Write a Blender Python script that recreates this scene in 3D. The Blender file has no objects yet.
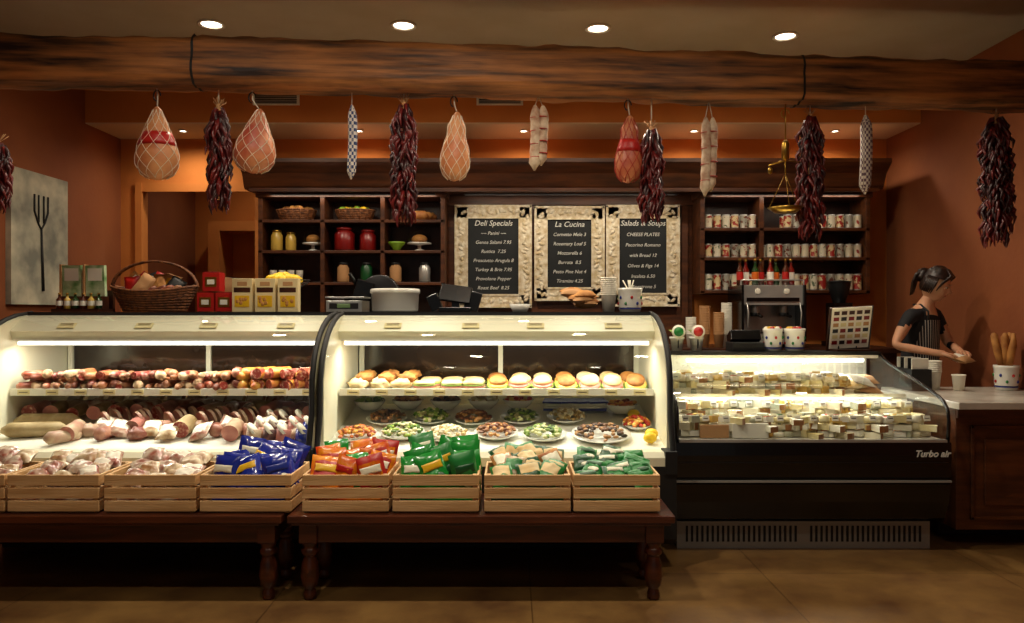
import bpy, math, random
from mathutils import Vector, Matrix, noise
R=random.Random(7)
sc=bpy.context.scene
sc.view_settings.view_transform='Standard'
def lin(h):
    h=h.lstrip('#'); o=[]
    for i in (0,2,4):
        c=int(h[i:i+2],16)/255
        o.append(c/12.92 if c<=.04045 else ((c+.055)/1.055)**2.4)
    return (*o,1)
# ---------------- materials
def _base(name):
    m=bpy.data.materials.new(name); m.use_nodes=True
    nt=m.node_tree; b=nt.nodes['Principled BSDF']
    return m,nt,b
def mat(name,c,rough=.5,metal=0,c2=None,vs=6,det=4,bump=0,bs=40,emit=0,trans=0,coat=0,stretch=None,lo=.35,hi=.65,alpha=None):
    m,nt,b=_base(name); L=nt.links; N=nt.nodes
    b.inputs['Base Color'].default_value=lin(c)
    b.inputs['Roughness'].default_value=rough; b.inputs['Metallic'].default_value=metal
    if coat: b.inputs['Coat Weight'].default_value=coat
    if trans: b.inputs['Transmission Weight'].default_value=trans
    tc=N.new('ShaderNodeTexCoord'); src=tc.outputs['Object']
    if stretch:
        mp=N.new('ShaderNodeMapping'); mp.inputs['Scale'].default_value=stretch
        L.new(src,mp.inputs['Vector']); src=mp.outputs['Vector']
    if c2:
        n=N.new('ShaderNodeTexNoise'); n.inputs['Scale'].default_value=vs; n.inputs['Detail'].default_value=det
        L.new(src,n.inputs['Vector'])
        r=N.new('ShaderNodeValToRGB'); r.color_ramp.elements[0].position=lo; r.color_ramp.elements[1].position=hi
        r.color_ramp.elements[0].color=lin(c); r.color_ramp.elements[1].color=lin(c2)
        L.new(n.outputs['Fac'],r.inputs['Fac']); L.new(r.outputs['Color'],b.inputs['Base Color'])
    if bump:
        n=N.new('ShaderNodeTexNoise'); n.inputs['Scale'].default_value=bs; n.inputs['Detail'].default_value=5
        L.new(src,n.inputs['Vector'])
        bp=N.new('ShaderNodeBump'); bp.inputs['Strength'].default_value=bump; bp.inputs['Distance'].default_value=.01
        L.new(n.outputs['Fac'],bp.inputs['Height']); L.new(bp.outputs['Normal'],b.inputs['Normal'])
    if emit:
        b.inputs['Emission Color'].default_value=lin(c); b.inputs['Emission Strength'].default_value=emit
    return m
def checker(name,c1,c2,scale,c3=None,stretch=(1,1,1)):
    m,nt,b=_base(name); L=nt.links; N=nt.nodes
    tc=N.new('ShaderNodeTexCoord'); mp=N.new('ShaderNodeMapping'); mp.inputs['Scale'].default_value=stretch
    k=N.new('ShaderNodeTexChecker'); k.inputs['Scale'].default_value=scale
    k.inputs['Color1'].default_value=lin(c1); k.inputs['Color2'].default_value=lin(c2)
    L.new(tc.outputs['Object'],mp.inputs['Vector']); L.new(mp.outputs['Vector'],k.inputs['Vector'])
    L.new(k.outputs['Color'],b.inputs['Base Color']); b.inputs['Roughness'].default_value=.7
    return m
def stripes(name,c1,c2,scale,direction='X',thr=.8):
    m,nt,b=_base(name); L=nt.links; N=nt.nodes
    tc=N.new('ShaderNodeTexCoord'); w=N.new('ShaderNodeTexWave'); w.bands_direction=direction
    w.inputs['Scale'].default_value=scale
    r=N.new('ShaderNodeValToRGB'); r.color_ramp.interpolation='CONSTANT'
    r.color_ramp.elements[0].color=lin(c1); r.color_ramp.elements[1].position=thr; r.color_ramp.elements[1].color=lin(c2)
    L.new(tc.outputs['Object'],w.inputs['Vector']); L.new(w.outputs['Fac'],r.inputs['Fac']); L.new(r.outputs['Color'],b.inputs['Base Color'])
    b.inputs['Roughness'].default_value=.7
    return m
def glass(name,tint='#FAFCFB',k=.8):
    m=bpy.data.materials.new(name); m.use_nodes=True; nt=m.node_tree; N=nt.nodes; L=nt.links
    N.remove(N['Principled BSDF']); out=N['Material Output']
    t=N.new('ShaderNodeBsdfTransparent'); t.inputs['Color'].default_value=lin(tint)
    g=N.new('ShaderNodeBsdfGlossy'); g.inputs['Roughness'].default_value=.02
    f=N.new('ShaderNodeLayerWeight'); f.inputs['Blend'].default_value=.5
    p=N.new('ShaderNodeMath'); p.operation='POWER'; p.inputs[1].default_value=3.8
    q=N.new('ShaderNodeMath'); q.operation='MULTIPLY_ADD'; q.inputs[1].default_value=k; q.inputs[2].default_value=.04
    L.new(f.outputs['Facing'],p.inputs[0]); L.new(p.outputs[0],q.inputs[0])
    mx=N.new('ShaderNodeMixShader'); L.new(q.outputs[0],mx.inputs[0]); L.new(t.outputs[0],mx.inputs[1]); L.new(g.outputs[0],mx.inputs[2])
    L.new(mx.outputs[0],out.inputs['Surface']); return m
def emis(name,c,s):
    m=bpy.data.materials.new(name); m.use_nodes=True; nt=m.node_tree
    nt.nodes.remove(nt.nodes['Principled BSDF']); e=nt.nodes.new('ShaderNodeEmission')
    e.inputs[0].default_value=lin(c); e.inputs[1].default_value=s
    nt.links.new(e.outputs[0],nt.nodes['Material Output'].inputs[0]); return m
# ---------------- mesh builder
def basis(d):
    d=Vector(d).normalized(); a=Vector((0,0,1)) if abs(d.z)<.95 else Vector((1,0,0))
    x=a.cross(d).normalized(); y=d.cross(x).normalized(); return x,y,d
class MB:
    def __init__(s): s.v=[];s.f=[];s.m=[];s.s=[];s.mats=[];s.M=None
    def mi(s,m):
        if m not in s.mats: s.mats.append(m)
        return s.mats.index(m)
    def add(s,vs,fs,m,smooth=False,M=None):
        o=len(s.v); mm=s.M
        for p in vs:
            p=Vector(p)
            if M is not None: p=M@p
            if mm is not None: p=mm@p
            s.v.append(p)
        multi=isinstance(m,list)
        for i,f in enumerate(fs):
            s.f.append([o+k for k in f]); s.m.append(s.mi(m[i] if multi else m)); s.s.append(smooth)
    def box(s,c,sz,m,M=None,taper=1.0):
        x,y,z=[a/2 for a in sz]; c=Vector(c)
        vs=[(-x,-y,-z),(x,-y,-z),(x,y,-z),(-x,y,-z),(-x*taper,-y*taper,z),(x*taper,-y*taper,z),(x*taper,y*taper,z),(-x*taper,y*taper,z)]
        fs=[(0,3,2,1),(4,5,6,7),(0,1,5,4),(1,2,6,5),(2,3,7,6),(3,0,4,7)]
        T=Matrix.Translation(c)
        if M is not None: T=T@M.to_4x4()
        s.add(vs,fs,m,False,T)
    def b2(s,x0,x1,y0,y1,z0,z1,m): s.box(((x0+x1)/2,(y0+y1)/2,(z0+z1)/2),(x1-x0,y1-y0,z1-z0),m)
    def tube(s,pts,r,m,n=8,caps=True,closed=False,flat=1.0):
        pts=[Vector(p) for p in pts]; k=len(pts)
        rr=r if isinstance(r,(list,tuple)) else [r]*k
        vs=[];fs=[]; px=None
        for i,p in enumerate(pts):
            if closed: d=pts[(i+1)%k]-pts[i-1]
            else: d=pts[min(i+1,k-1)]-pts[max(i-1,0)]
            if d.length<1e-9: d=Vector((0,0,1))
            d.normalize()
            if px is None: x,y,_=basis(d)
            else:
                x=(px-d*px.dot(d))
                if x.length<1e-6: x,y,_=basis(d)
                else: x.normalize(); y=d.cross(x)
            px=x
            for j in range(n):
                a=2*math.pi*j/n; vs.append(p+(x*math.cos(a)+y*math.sin(a)*flat)*rr[i])
        for i in range(k if closed else k-1):
            for j in range(n):
                a=i*n+j;b=i*n+(j+1)%n;i2=(i+1)%k;c=i2*n+(j+1)%n;d=i2*n+j
                fs.append((a,b,c,d))
        if caps and not closed:
            fs.append(tuple(range(n))[::-1]); fs.append(tuple((k-1)*n+j for j in range(n)))
        s.add(vs,fs,m,True)
    def cyl(s,p0,p1,r0,m,r1=None,n=16): s.tube([p0,p1],[r0,r0 if r1 is None else r1],m,n)
    def disc(s,p0,p1,r,m,me,n=16):
        a=Vector(p0);c=Vector(p1);x,y,d=basis(c-a); vs=[]
        for q in (a,c):
            for j in range(n):
                t=2*math.pi*j/n; vs.append(q+(x*math.cos(t)+y*math.sin(t))*r)
        s.add(vs,[(j,(j+1)%n,(j+1)%n+n,j+n) for j in range(n)],m,True); s.add(vs,[tuple(range(n))[::-1],tuple(range(n,2*n))],me,False)
    def lathe(s,prof,o,m,n=20,M=None,sx=1,sy=1,smooth=True,mm=None):
        vs=[];fs=[];ms=[]
        for r,z in prof:
            for j in range(n):
                a=2*math.pi*j/n; vs.append((r*math.cos(a)*sx,r*math.sin(a)*sy,z))
        for i in range(len(prof)-1):
            for j in range(n):
                fs.append((i*n+j,i*n+(j+1)%n,(i+1)*n+(j+1)%n,(i+1)*n+j)); ms.append(mm[i] if mm else m)
        if prof[0][0]>1e-4: fs.append(tuple(range(n))[::-1]); ms.append(ms[0])
        if prof[-1][0]>1e-4: fs.append(tuple((len(prof)-1)*n+j for j in range(n))); ms.append(ms[-1])
        T=Matrix.Translation(Vector(o))
        if M is not None: T=T@M.to_4x4()
        s.add(vs,fs,ms,smooth,T)
    def ell(s,c,r,m,M=None,nu=14,nv=9,amp=0,fr=3):
        if not isinstance(r,(tuple,list)): r=(r,r,r)
        vs=[(0,0,-r[2])];fs=[]
        off=Vector((R.random()*50,R.random()*50,0))
        for i in range(1,nv):
            t=math.pi*i/nv-math.pi/2
            for j in range(nu):
                a=2*math.pi*j/nu; q=Vector((math.cos(t)*math.cos(a),math.cos(t)*math.sin(a),math.sin(t)))
                k=1+(amp*noise.noise(q*fr+off) if amp else 0)
                vs.append((q.x*r[0]*k,q.y*r[1]*k,q.z*r[2]*k))
        vs.append((0,0,r[2])); e=len(vs)-1
        for j in range(nu): fs.append((0,1+(j+1)%nu,1+j))
        for i in range(nv-2):
            for j in range(nu):
                a=1+i*nu+j;b=1+i*nu+(j+1)%nu; fs.append((a,b,b+nu,a+nu))
        for j in range(nu): fs.append((e,e-nu+j,e-nu+(j+1)%nu))
        T=Matrix.Translation(Vector(c))
        if M is not None: T=T@M.to_4x4()
        s.add(vs,fs,m,True,T)
    def prism(s,prof,x0,x1,m,smooth=False):
        n=len(prof); vs=[(x0,a,b) for a,b in prof]+[(x1,a,b) for a,b in prof]
        fs=[tuple(range(n)),tuple(range(n,2*n))[::-1]]
        for i in range(n): fs.append((i,i+n,(i+1)%n+n,(i+1)%n))
        s.add(vs,fs,m,smooth)
    def sheet(s,prof,x0,x1,m):
        n=len(prof); vs=[(x0,a,b) for a,b in prof]+[(x1,a,b) for a,b in prof]
        s.add(vs,[(i,i+n,i+1+n,i+1) for i in range(n-1)],m,True)
    def bag(s,c,w,h,t,m,M=None,m2=None,band=(.35,.75),nu=9,nv=11,wr=.15):
        vs=[];fs=[];ms=[]; off=Vector((R.random()*90,R.random()*90,0))
        for sd in (-1,1):
            for j in range(nv+1):
                for i in range(nu+1):
                    u=2*i/nu-1; v=2*j/nv-1
                    th=(max(0,1-abs(u)**2.5)**.6)*(max(0,1-abs(v)**3)**.6)
                    nn=noise.noise(Vector((u*2.2,v*2.2,sd*3))+off)*wr
                    pinch=1-.06*abs(u)*(1-abs(v))
                    vs.append((u*w/2*pinch,sd*t/2*(th*(1+nn*2))+.0005*sd,v*h/2+nn*.02))
        q=(nu+1)*(nv+1)
        for sd in (0,1):
            for j in range(nv):
                for i in range(nu):
                    a=sd*q+j*(nu+1)+i; f=(a,a+1,a+nu+2,a+nu+1); fs.append(f if sd==0 else f[::-1])
                    ms.append(m2 if (m2 and band[0]<=j/nv<band[1] and .1<i/nu<.85) else m)
        T=Matrix.Translation(Vector(c))
        if M is not None: T=T@M.to_4x4()
        s.add(vs,fs,ms,True,T)
    def build(s,name,bevel=0,parent=None,sub=0):
        xs=[v.x for v in s.v];ys=[v.y for v in s.v];zs=[v.z for v in s.v]
        o=Vector(((min(xs)+max(xs))/2,(min(ys)+max(ys))/2,min(zs)))
        me=bpy.data.meshes.new(name); me.from_pydata([v-o for v in s.v],[],s.f)
        for m in s.mats: me.materials.append(m)
        me.polygons.foreach_set('material_index',s.m); me.polygons.foreach_set('use_smooth',s.s); me.update()
        ob=bpy.data.objects.new(name,me); ob.location=o; sc.collection.objects.link(ob)
        if bevel:
            b=ob.modifiers.new('b','BEVEL'); b.width=bevel; b.segments=2; b.limit_method='ANGLE'; b.angle_limit=.8
        if parent:
            ob.parent=parent; ob.matrix_parent_inverse=Matrix.Translation(-parent.location)
        return ob
RX=lambda a:Matrix.Rotation(a,3,'X'); RY=lambda a:Matrix.Rotation(a,3,'Y'); RZ=lambda a:Matrix.Rotation(a,3,'Z')
U=lambda a,b:R.uniform(a,b)
def text(s,loc,size,m,parent,rot=(math.pi/2,0,0),shear=0,align='CENTER',ext=.0008,name='lettering',off=.0008):
    cu=bpy.data.curves.new(name,'FONT'); cu.body=s; cu.size=size; cu.align_x=align; cu.extrude=ext; cu.shear=shear; cu.resolution_u=3; cu.offset=off
    cu.materials.append(m)
    ob=bpy.data.objects.new(name,cu); ob.location=loc; ob.rotation_euler=rot; sc.collection.objects.link(ob)
    ob.parent=parent; ob.matrix_parent_inverse=Matrix.Translation(-parent.location)
    return ob
# ---------------- palette
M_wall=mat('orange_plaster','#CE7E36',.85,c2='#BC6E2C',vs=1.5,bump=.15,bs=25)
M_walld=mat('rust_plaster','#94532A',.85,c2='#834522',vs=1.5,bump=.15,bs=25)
M_ceil=mat('ceiling_paint','#A89A84',.9,c2='#9E9078',vs=2)
M_sofu=mat('soffit_paint','#D0BA96',.9)
M_beam=mat('hewn_timber','#240F06',.6,c2='#B8743A',vs=4.5,det=15,bump=1,bs=8,stretch=(.3,2.6,5),lo=.34,hi=.66)
M_dw=mat('dark_walnut','#28120A',.35,c2='#46220F',vs=6,det=8,bump=.1,bs=20,stretch=(1,6,1))
M_hutch=mat('hutch_wood','#3E1F0F',.42,c2='#643618',vs=5,det=8,bump=.1,bs=20,stretch=(.6,4,4))
M_bench=mat('bench_wood','#34160D',.28,c2='#5A2A15',vs=5,det=8,bump=.1,bs=20,stretch=(.6,5,5))
M_pine=mat('pine','#DDB682',.6,c2='#C4965F',vs=6,det=8,bump=.15,bs=25,stretch=(.5,3,7))
M_white=mat('enamel_white','#E4E1D4',.35)
M_cream=mat('cream_enamel','#DEDAC0',.4)
M_black=mat('black_gloss','#060607',.25,coat=.2)
M_blackm=mat('black_matte','#0B0A0A',.6)
M_gun=mat('gunmetal','#3A3A3C',.35,.8)
M_steel=mat('stainless','#C8C6C0',.3,.6,c2='#ACACA8',vs=4)
M_grille=mat('grille_metal','#9A9892',.45,.3)
M_glass=glass('clear_glass')
M_tube=emis('lamp_tube','#FFF8E4',7)
M_tubec=emis('lamp_tube_cool','#F4F8F0',8)
M_disc=emis('lamp_disc','#FFEFD4',16)
M_darkglass=mat('dark_door_glass','#1E140D',.12,c2='#3A2A1C',vs=2,coat=.3)
M_paper=mat('paper_white','#E9E4D4',.8)
M_card=mat('card_cream','#D9CC9A',.8)
M_red=mat('red_label','#B01C16',.4); M_dred=mat('dark_red','#7E100E',.3,coat=.3)
M_yel=mat('lemon_yellow','#EEC41C',.45,bump=.2,bs=90)
M_lime=mat('lime_green','#7AA028',.45)
M_gold=mat('brass','#B08A3C',.3,.95)
M_green=mat('green_label','#1F7A35',.35); M_dgreen=mat('dark_green_label','#0E4A22',.35)
M_blue=mat('blue_label','#1F2F86',.3); M_orange=mat('orange_label','#D0641A',.4)
M_kraft=mat('kraft_paper','#B8895A',.8)
M_bread=mat('bread_crust','#C58A45',.7,c2='#8E5421',vs=12,bump=.3,bs=50)
M_dough=mat('pale_bread','#E6D4A8',.75,c2='#CDA767',vs=9,bump=.2,bs=40)
M_wicker=mat('wicker','#8A5226',.7,c2='#4F2A12',vs=40,bump=.5,bs=80)
M_marble=mat('marble','#C8C0B2',.25,c2='#948A7E',vs=3,det=10,lo=.45,hi=.7)
M_chalk=mat('chalkboard','#15181A',.8,c2='#1E2224',vs=4)
M_chalkw=mat('chalk','#D8D8D0',.9)
M_frame=mat('carved_frame','#F0E6CE',.6,c2='#CDB88E',vs=24,det=4,bump=.3,bs=60)
# ---------------- room
def floor_mat():
    m,nt,p=_base('stained_concrete_tiles'); N=nt.nodes;L=nt.links
    g=N.new('ShaderNodeNewGeometry'); mp=N.new('ShaderNodeMapping'); mp.inputs['Location'].default_value=(-.09+12,-3.92+12,0)
    br=N.new('ShaderNodeTexBrick'); br.offset=0; br.inputs['Scale'].default_value=1; br.inputs['Brick Width'].default_value=1.2
    br.inputs['Row Height'].default_value=1.2; br.inputs['Mortar Size'].default_value=.004; br.inputs['Mortar Smooth'].default_value=.3
    br.inputs['Color1'].default_value=(1,1,1,1); br.inputs['Color2'].default_value=(.85,.85,.85,1); br.inputs['Mortar'].default_value=(.45,.42,.4,1)
    L.new(g.outputs['Position'],mp.inputs['Vector']); L.new(mp.outputs['Vector'],br.inputs['Vector'])
    n=N.new('ShaderNodeTexNoise'); n.inputs['Scale'].default_value=2.4; n.inputs['Detail'].default_value=11; n.inputs['Roughness'].default_value=.65; L.new(g.outputs['Position'],n.inputs['Vector'])
    r=N.new('ShaderNodeValToRGB'); r.color_ramp.elements[0].color=lin('#5A3C24'); r.color_ramp.elements[1].color=lin('#94703F')
    r.color_ramp.elements[0].position=.3; r.color_ramp.elements[1].position=.7
    L.new(n.outputs['Fac'],r.inputs['Fac'])
    mx=N.new('ShaderNodeMix'); mx.data_type='RGBA'; mx.blend_type='MULTIPLY'; mx.inputs[0].default_value=1
    L.new(r.outputs['Color'],mx.inputs[6]); L.new(br.outputs['Color'],mx.inputs[7]); L.new(mx.outputs[2],p.inputs['Base Color'])
    p.inputs['Roughness'].default_value=.33
    return m
b=MB(); b.b2(-3.5,3.35,-3.2,9,-.1,0,floor_mat()); b.build('floor')
b=MB(); b.b2(-3.6,3.45,-3.2,9,3.2,3.3,M_ceil); b.build('ceiling')
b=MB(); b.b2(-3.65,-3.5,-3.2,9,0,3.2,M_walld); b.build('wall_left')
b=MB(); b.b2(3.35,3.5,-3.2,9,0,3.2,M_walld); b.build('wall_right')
b=MB(); b.b2(-3.5,-3.33,6.8,6.95,0,3.2,M_wall); b.b2(-3.33,-2.3,6.8,6.95,2.45,3.2,M_wall); b.b2(-2.3,3.35,6.8,6.95,0,3.2,M_wall); b.build('wall_back')
b=MB(); b.b2(-3.5,3.35,8.4,8.5,0,3.2,M_wall); b.b2(-3.2,-3.08,8.0,8.4,0,2.3,M_wall); b.b2(-3.08,-2.5,8.0,8.4,2.2,2.3,M_wall);b.build('wall_storeroom')
b=MB(); b.b2(-3.5,3.35,6.23,6.8,2.9,3.2,M_wall); b.b2(-3.5,3.35,6.235,6.8,2.892,2.9,M_sofu); b.build('wall_soffit')
b=MB(); b.b2(-3.5,-3.485,-3.2,6.8,0,.14,M_hutch); b.build('baseboard_left')
for x in (-1.93,-.1):
    b=MB(); b.b2(x-.19,x+.19,6.215,6.23,3.04,3.14,M_white)
    for i in range(6): b.b2(x-.17,x+.17,6.208,6.218,3.052+i*.014,3.059+i*.014,M_gun)
    b.build('air_vent')
WARM=(1,.87,.68)
def spot(loc,e,size=110,col=WARM,blend=1,r=.05):
    l=bpy.data.lights.new('downlight_or_fill_bulb','SPOT'); l.energy=e; l.spot_size=math.radians(size); l.spot_blend=blend; l.color=col; l.shadow_soft_size=r
    o=bpy.data.objects.new('downlight_or_fill_bulb',l); o.location=loc; sc.collection.objects.link(o); return o
def dl(x,y,z,e,size=110,r=.065):
    b=MB(); b.lathe([(r*.98,-.001),(r*1.25,-.004),(r*1.3,-.012),(r*1.0,-.012),(r*.98,-.001)],(x,y,z),M_white,24)
    b.lathe([(0,-.004),(r*.97,-.004)],(x,y,z),M_disc,24)
    o=b.build('recessed_or_fill_downlight'); s=spot((x,y,z-.03),e,size); s.parent=o; s.matrix_parent_inverse=Matrix.Translation(-o.location)
for x,y in ((-1.93,4.88),(-.7,4.9),(.56,4.95),(1.83,5.09)): dl(x,y,3.2,84,174)
for x,y,e in ((-1.6,3.1,50),(-.3,3.1,120),(1.1,3.1,60)): dl(x,y,3.2,e,174)  # added fill row above the view, put in to light the beam front
for x,y in ((-2.0,1.7),(-.6,1.7),(.8,1.7),(2.2,1.7)): dl(x,y,3.2,54,105)  # unseen fill row nearer the camera, added to brighten the crate fronts
for x in (-2.8,-1.3,.1,1.55,2.75): dl(x,6.47,2.892,30,168,.03)
# ---------------- beam
b=MB(); n=130; k=24; vs=[];fs=[]
A=Vector((-3.5,4.15,2.728)); B=Vector((3.35,4.66,2.715))
def beamring(t,grow=1.0):
    c=A.lerp(B,t); px=t*6.85-3.5; hz=.134 if px>-1.75 else .126; hy=.12
    c=c+Vector((0,0,(.008 if px>-1.75 else 0)+.006*math.sin(t*5))); out=[]
    for j in range(k):
        a=2*math.pi*(j+.5)/k; ca,sa=math.cos(a),math.sin(a)
        q=(1/max(abs(ca),abs(sa)))**.93; p=Vector((0,ca*hy*q,sa*hz*q))
        nz=noise.noise(Vector((px*2.2,ca*1.5,sa*1.5)))*.010+noise.noise(Vector((px*9,ca*4,sa*4)))*.011
        out.append(c+p*(1+nz/.12)*grow)
    return out
for i in range(n+1): vs+=beamring(i/n)
for i in range(n):
    for j in range(k): fs.append((i*k+j,(i+1)*k+j,(i+1)*k+(j+1)%k,i*k+(j+1)%k))
fs.append(tuple(range(k))); fs.append(tuple(n*k+j for j in range(k))[::-1])
b.add(vs,fs,M_beam,True)
for xs in (1.70,-1.755):
    t0=(xs+3.5)/6.85; vs=beamring(t0-.001,1.03)+beamring(t0+.001,1.03)
    b.add(vs,[(j,k+j,k+(j+1)%k,(j+1)%k) for j in range(k)],M_blackm)
b.build('timber_ceiling_beam')
def beamy(x): return 4.15+(x+3.5)/6.85*.51
ZB=2.59
# ---------------- hanging goods
M_ham=[mat('ham_skin','#B8683A',.5,c2='#DC9C66',vs=7,bump=.2,bs=30),mat('ham_skin_b','#A8442C',.45,c2='#D08A5A',vs=6,bump=.2,bs=30)]
M_net=mat('net_white','#E6DAC4',.8); M_netr=mat('net_red','#A82018',.7)
def ham(x,zt,zb,r,m,net,band=False,tilt=0):
    y=beamy(x); b=MB(); h=zt-zb
    pr=[(.006,1.0),(.02,.97),(.03,.9),(.05,.8),(.62*r,.66),(.86*r,.5),(1.0*r,.33),(.98*r,.2),(.75*r,.08),(.4*r,.015),(0,0)]
    pr=[(a,z*h) for a,z in pr][::-1]
    b.M=Matrix.Translation((x,y,zb))@Matrix.Rotation(tilt,4,'Y')
    def rad(z):
        for (r0,z0),(r1,z1) in zip(pr,pr[1:]):
            if z0<=z<=z1: return r0+(r1-r0)*(z-z0)/(z1-z0+1e-9)
        return .01
    fine=[(rad(h*i/26.0),h*i/26.0) for i in range(27)]
    b.lathe(fine,(0,0,0),m,22,sy=.8)
    if band: b.lathe([(rad(z)*1.015+.001,z) for z in (h*.46,h*.52,h*.58,h*.64)],(0,0,0),M_red,22,sy=.81)
    for kx in range(9):
        for sg in (-1,1):
            pts=[]
            for i in range(30):
                z=h*(.02+.93*i/29); a=kx*math.pi/4.5+sg*i/29*2.8; rr=rad(z)+.002
                pts.append((rr*math.cos(a),rr*math.sin(a)*.8,z))
            b.tube(pts,.0016,net,4,False)
    b.M=None
    b.tube([(x+math.sin(tilt)*h,y,zb+h*math.cos(tilt)-.01),(x+.003,y,(zt+ZB)/2),(x,y,ZB+.01)],.004,M_net,6)
    b.tube([(x+.02*math.cos(a),y,ZB-.03+.03*math.sin(a)) for a in [i*.5 for i in range(10)]],.004,M_gun,6)
    return b.build('hanging_ham')
ham(-1.99,2.50,2.085,.118,M_ham[0],M_net,True)
ham(-1.47,2.50,2.13,.115,M_ham[1],M_net,False,.12)
ham(-.335,2.50,2.10,.085,M_ham[0],M_net,False,.05)
ham(.68,2.50,2.10,.08,M_ham[1],M_netr,True,.03)
M_chile=[mat('chile_a','#4E0E0E',.4),mat('chile_b','#2E0708',.45),mat('chile_c','#661614',.38)]
def ristra(x,y,zt,zb,r,n):
    b=MB(); b.tube([(x,y,zt+.02),(x,y,zb+.08)],.012,M_kraft,6); b.tube([(x,y,zt),(x,y,ZB+.01)],.004,M_net,5)
    for i in range(n):
        t=i/n; z=zt-.02-(zt-zb-.09)*t; a=U(0,6.283); L=U(.07,.11)
        w=1 if t>.12 else .5+4*t
        if t>.9: w*=.8
        rr=r*w*U(.55,1); d=Vector((math.cos(a),math.sin(a),0)); q=Vector((-d.y,d.x,0))*U(-.02,.02)
        p0=Vector((x,y,z+.02)); p1=p0+d*rr*.6; p2=p0+d*rr+Vector((0,0,-L*.5))+q; p3=p0+d*rr*.85+Vector((0,0,-L))+q*2
        b.tube([p0,p1,p2,p3],[.005,.0115,.010,.002],M_chile[R.randrange(3)],5,False)
    for i in range(14): b.tube([(x,y,zt),(x+U(-.04,.04),y+U(-.03,.03),zt+U(.03,.06))],.002,M_kraft,4)
    b.build('dried_chile_ristra')
ristra(-1.655,beamy(-1.655),2.50,1.90,.072,240)
ristra(-.62,beamy(-.62),2.535,1.84,.08,310)
ristra(.82,beamy(.82),2.42,1.86,.078,240)
ristra(1.79,beamy(1.79)+.02,2.52,1.77,.083,310)
ristra(2.95,beamy(2.95),2.53,1.74,.10,340)
ristra(-2.84,beamy(-2.84),2.28,1.90,.075,160)
M_sal=[mat('salami_mold','#C4A884',.8,c2='#8A6040',vs=18,bump=.3,bs=50),mat('salami_red','#6E2018',.5,c2='#B8907A',vs=34,lo=.45,hi=.75),mat('salami_dark','#4A1C10',.5,c2='#8E4A30',vs=20),mat('salami_pink','#93442F',.45,c2='#C89A7A',vs=26,lo=.45,hi=.75)]
M_chk=checker('salami_cloth','#2A3A6A','#D8D0C4',52,stretch=(1.5,1.5,1)); M_chk2=checker('salami_cloth_b','#6A4A58','#DCCFC0',56,stretch=(1.5,1.5,1))
M_mold=mat('salami_white_mold','#DCC8AC',.8,c2='#A87E64',vs=16,bump=.3,bs=50)
def hsal(x,zt,zb,r,m,n=1):
    y=beamy(x); b=MB()
    for i in range(n):
        xx=x+(i-(n-1)/2)*r*1.3; z0=zb+.03*i
        L=zt-z0; pts=[];rr=[]
        for j in range(19):
            t=j/18; pts.append((xx+.006*math.sin(t*4+i),y+.01*i,zt-L*t)); rr.append(r*min(1,(.25+6*t) if t<.13 else 1,(.15+8*(1-t)))*(1+(.07*math.sin(j*2.1) if n>1 else 0)))
        b.tube(pts,rr,m,12); b.tube([(x,y,ZB+.01),(xx,y,zt)],.003,M_net,5)
        if n>1:
            for zz in (.2,.4,.6,.8): b.lathe([(r*1.0,-.002),(r*1.04,0),(r*1.0,.002)],(xx,y,zt-L*zz),M_red,12)
    b.build('hanging_salami')
hsal(-.915,2.53,2.105,.026,M_chk); hsal(.155,2.55,2.17,.032,M_mold,2); hsal(1.165,2.50,2.03,.03,M_mold,2); hsal(2.125,2.53,2.055,.034,M_chk2)
x=1.63;y=beamy(x); b=MB()
b.tube([(x,y,ZB+.01),(x,y,2.36)],.004,M_gold,6); b.tube([(x+.025*math.cos(i*.6),y,2.53+.025*math.sin(i*.6)) for i in range(9)],.004,M_gold,6)
b.lathe([(0,0),(.022,.01),(.022,.1),(.012,.12),(0,.12)],(x,y,2.25),M_gold,14); b.tube([(x-.10,y,2.22),(x,y,2.25),(x+.09,y,2.24)],.0045,M_gold,6)
b.ell((x-.09,y,2.19),(.014,.014,.022),M_gold); b.tube([(x,y,2.25),(x,y,2.17)],.004,M_gold,6)
for i in range(3):
    a=i*2.094+.4; b.tube([(x,y,2.17),(x+.1*math.cos(a),y+.1*math.sin(a),1.97)],.0025,M_gold,4)
b.lathe([(0,0),(.06,.004),(.1,.03),(.103,.03),(.062,0),(0,-.004)],(x,y,1.94),M_gold,24)
b.build('hanging_brass_scale')
# ---------------- benches
def bench(x0,x1):
    b=MB(); y0,y1=3.49,3.93
    b.b2(x0,x1,y0,y1,.375,.41,M_bench); b.b2(x0+.015,x1-.015,y0+.015,y1-.015,.36,.375,M_bench)
    b.b2(x0+.06,x1-.06,y0+.06,y0+.085,.27,.36,M_bench); b.b2(x0+.06,x1-.06,y1-.085,y1-.06,.27,.36,M_bench)
    b.b2(x0+.06,x0+.085,y0+.06,y1-.06,.27,.36,M_bench); b.b2(x1-.085,x1-.06,y0+.06,y1-.06,.27,.36,M_bench)
    for x in (x0+.085,x1-.085):
        for y in (y0+.085,y1-.085):
            b.box((x,y,.315),(.085,.085,.09),M_bench)
            b.lathe([(.022,0),(.03,.01),(.03,.03),(.022,.05),(.036,.07),(.043,.11),(.038,.17),(.026,.205),(.04,.215),(.04,.235),(.03,.245),(.042,.27)],(x,y,0),M_bench,18)
    return b.build('wooden_bench',.005)
bench(-1.035,.75); bench(-2.95,-1.06)
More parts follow.
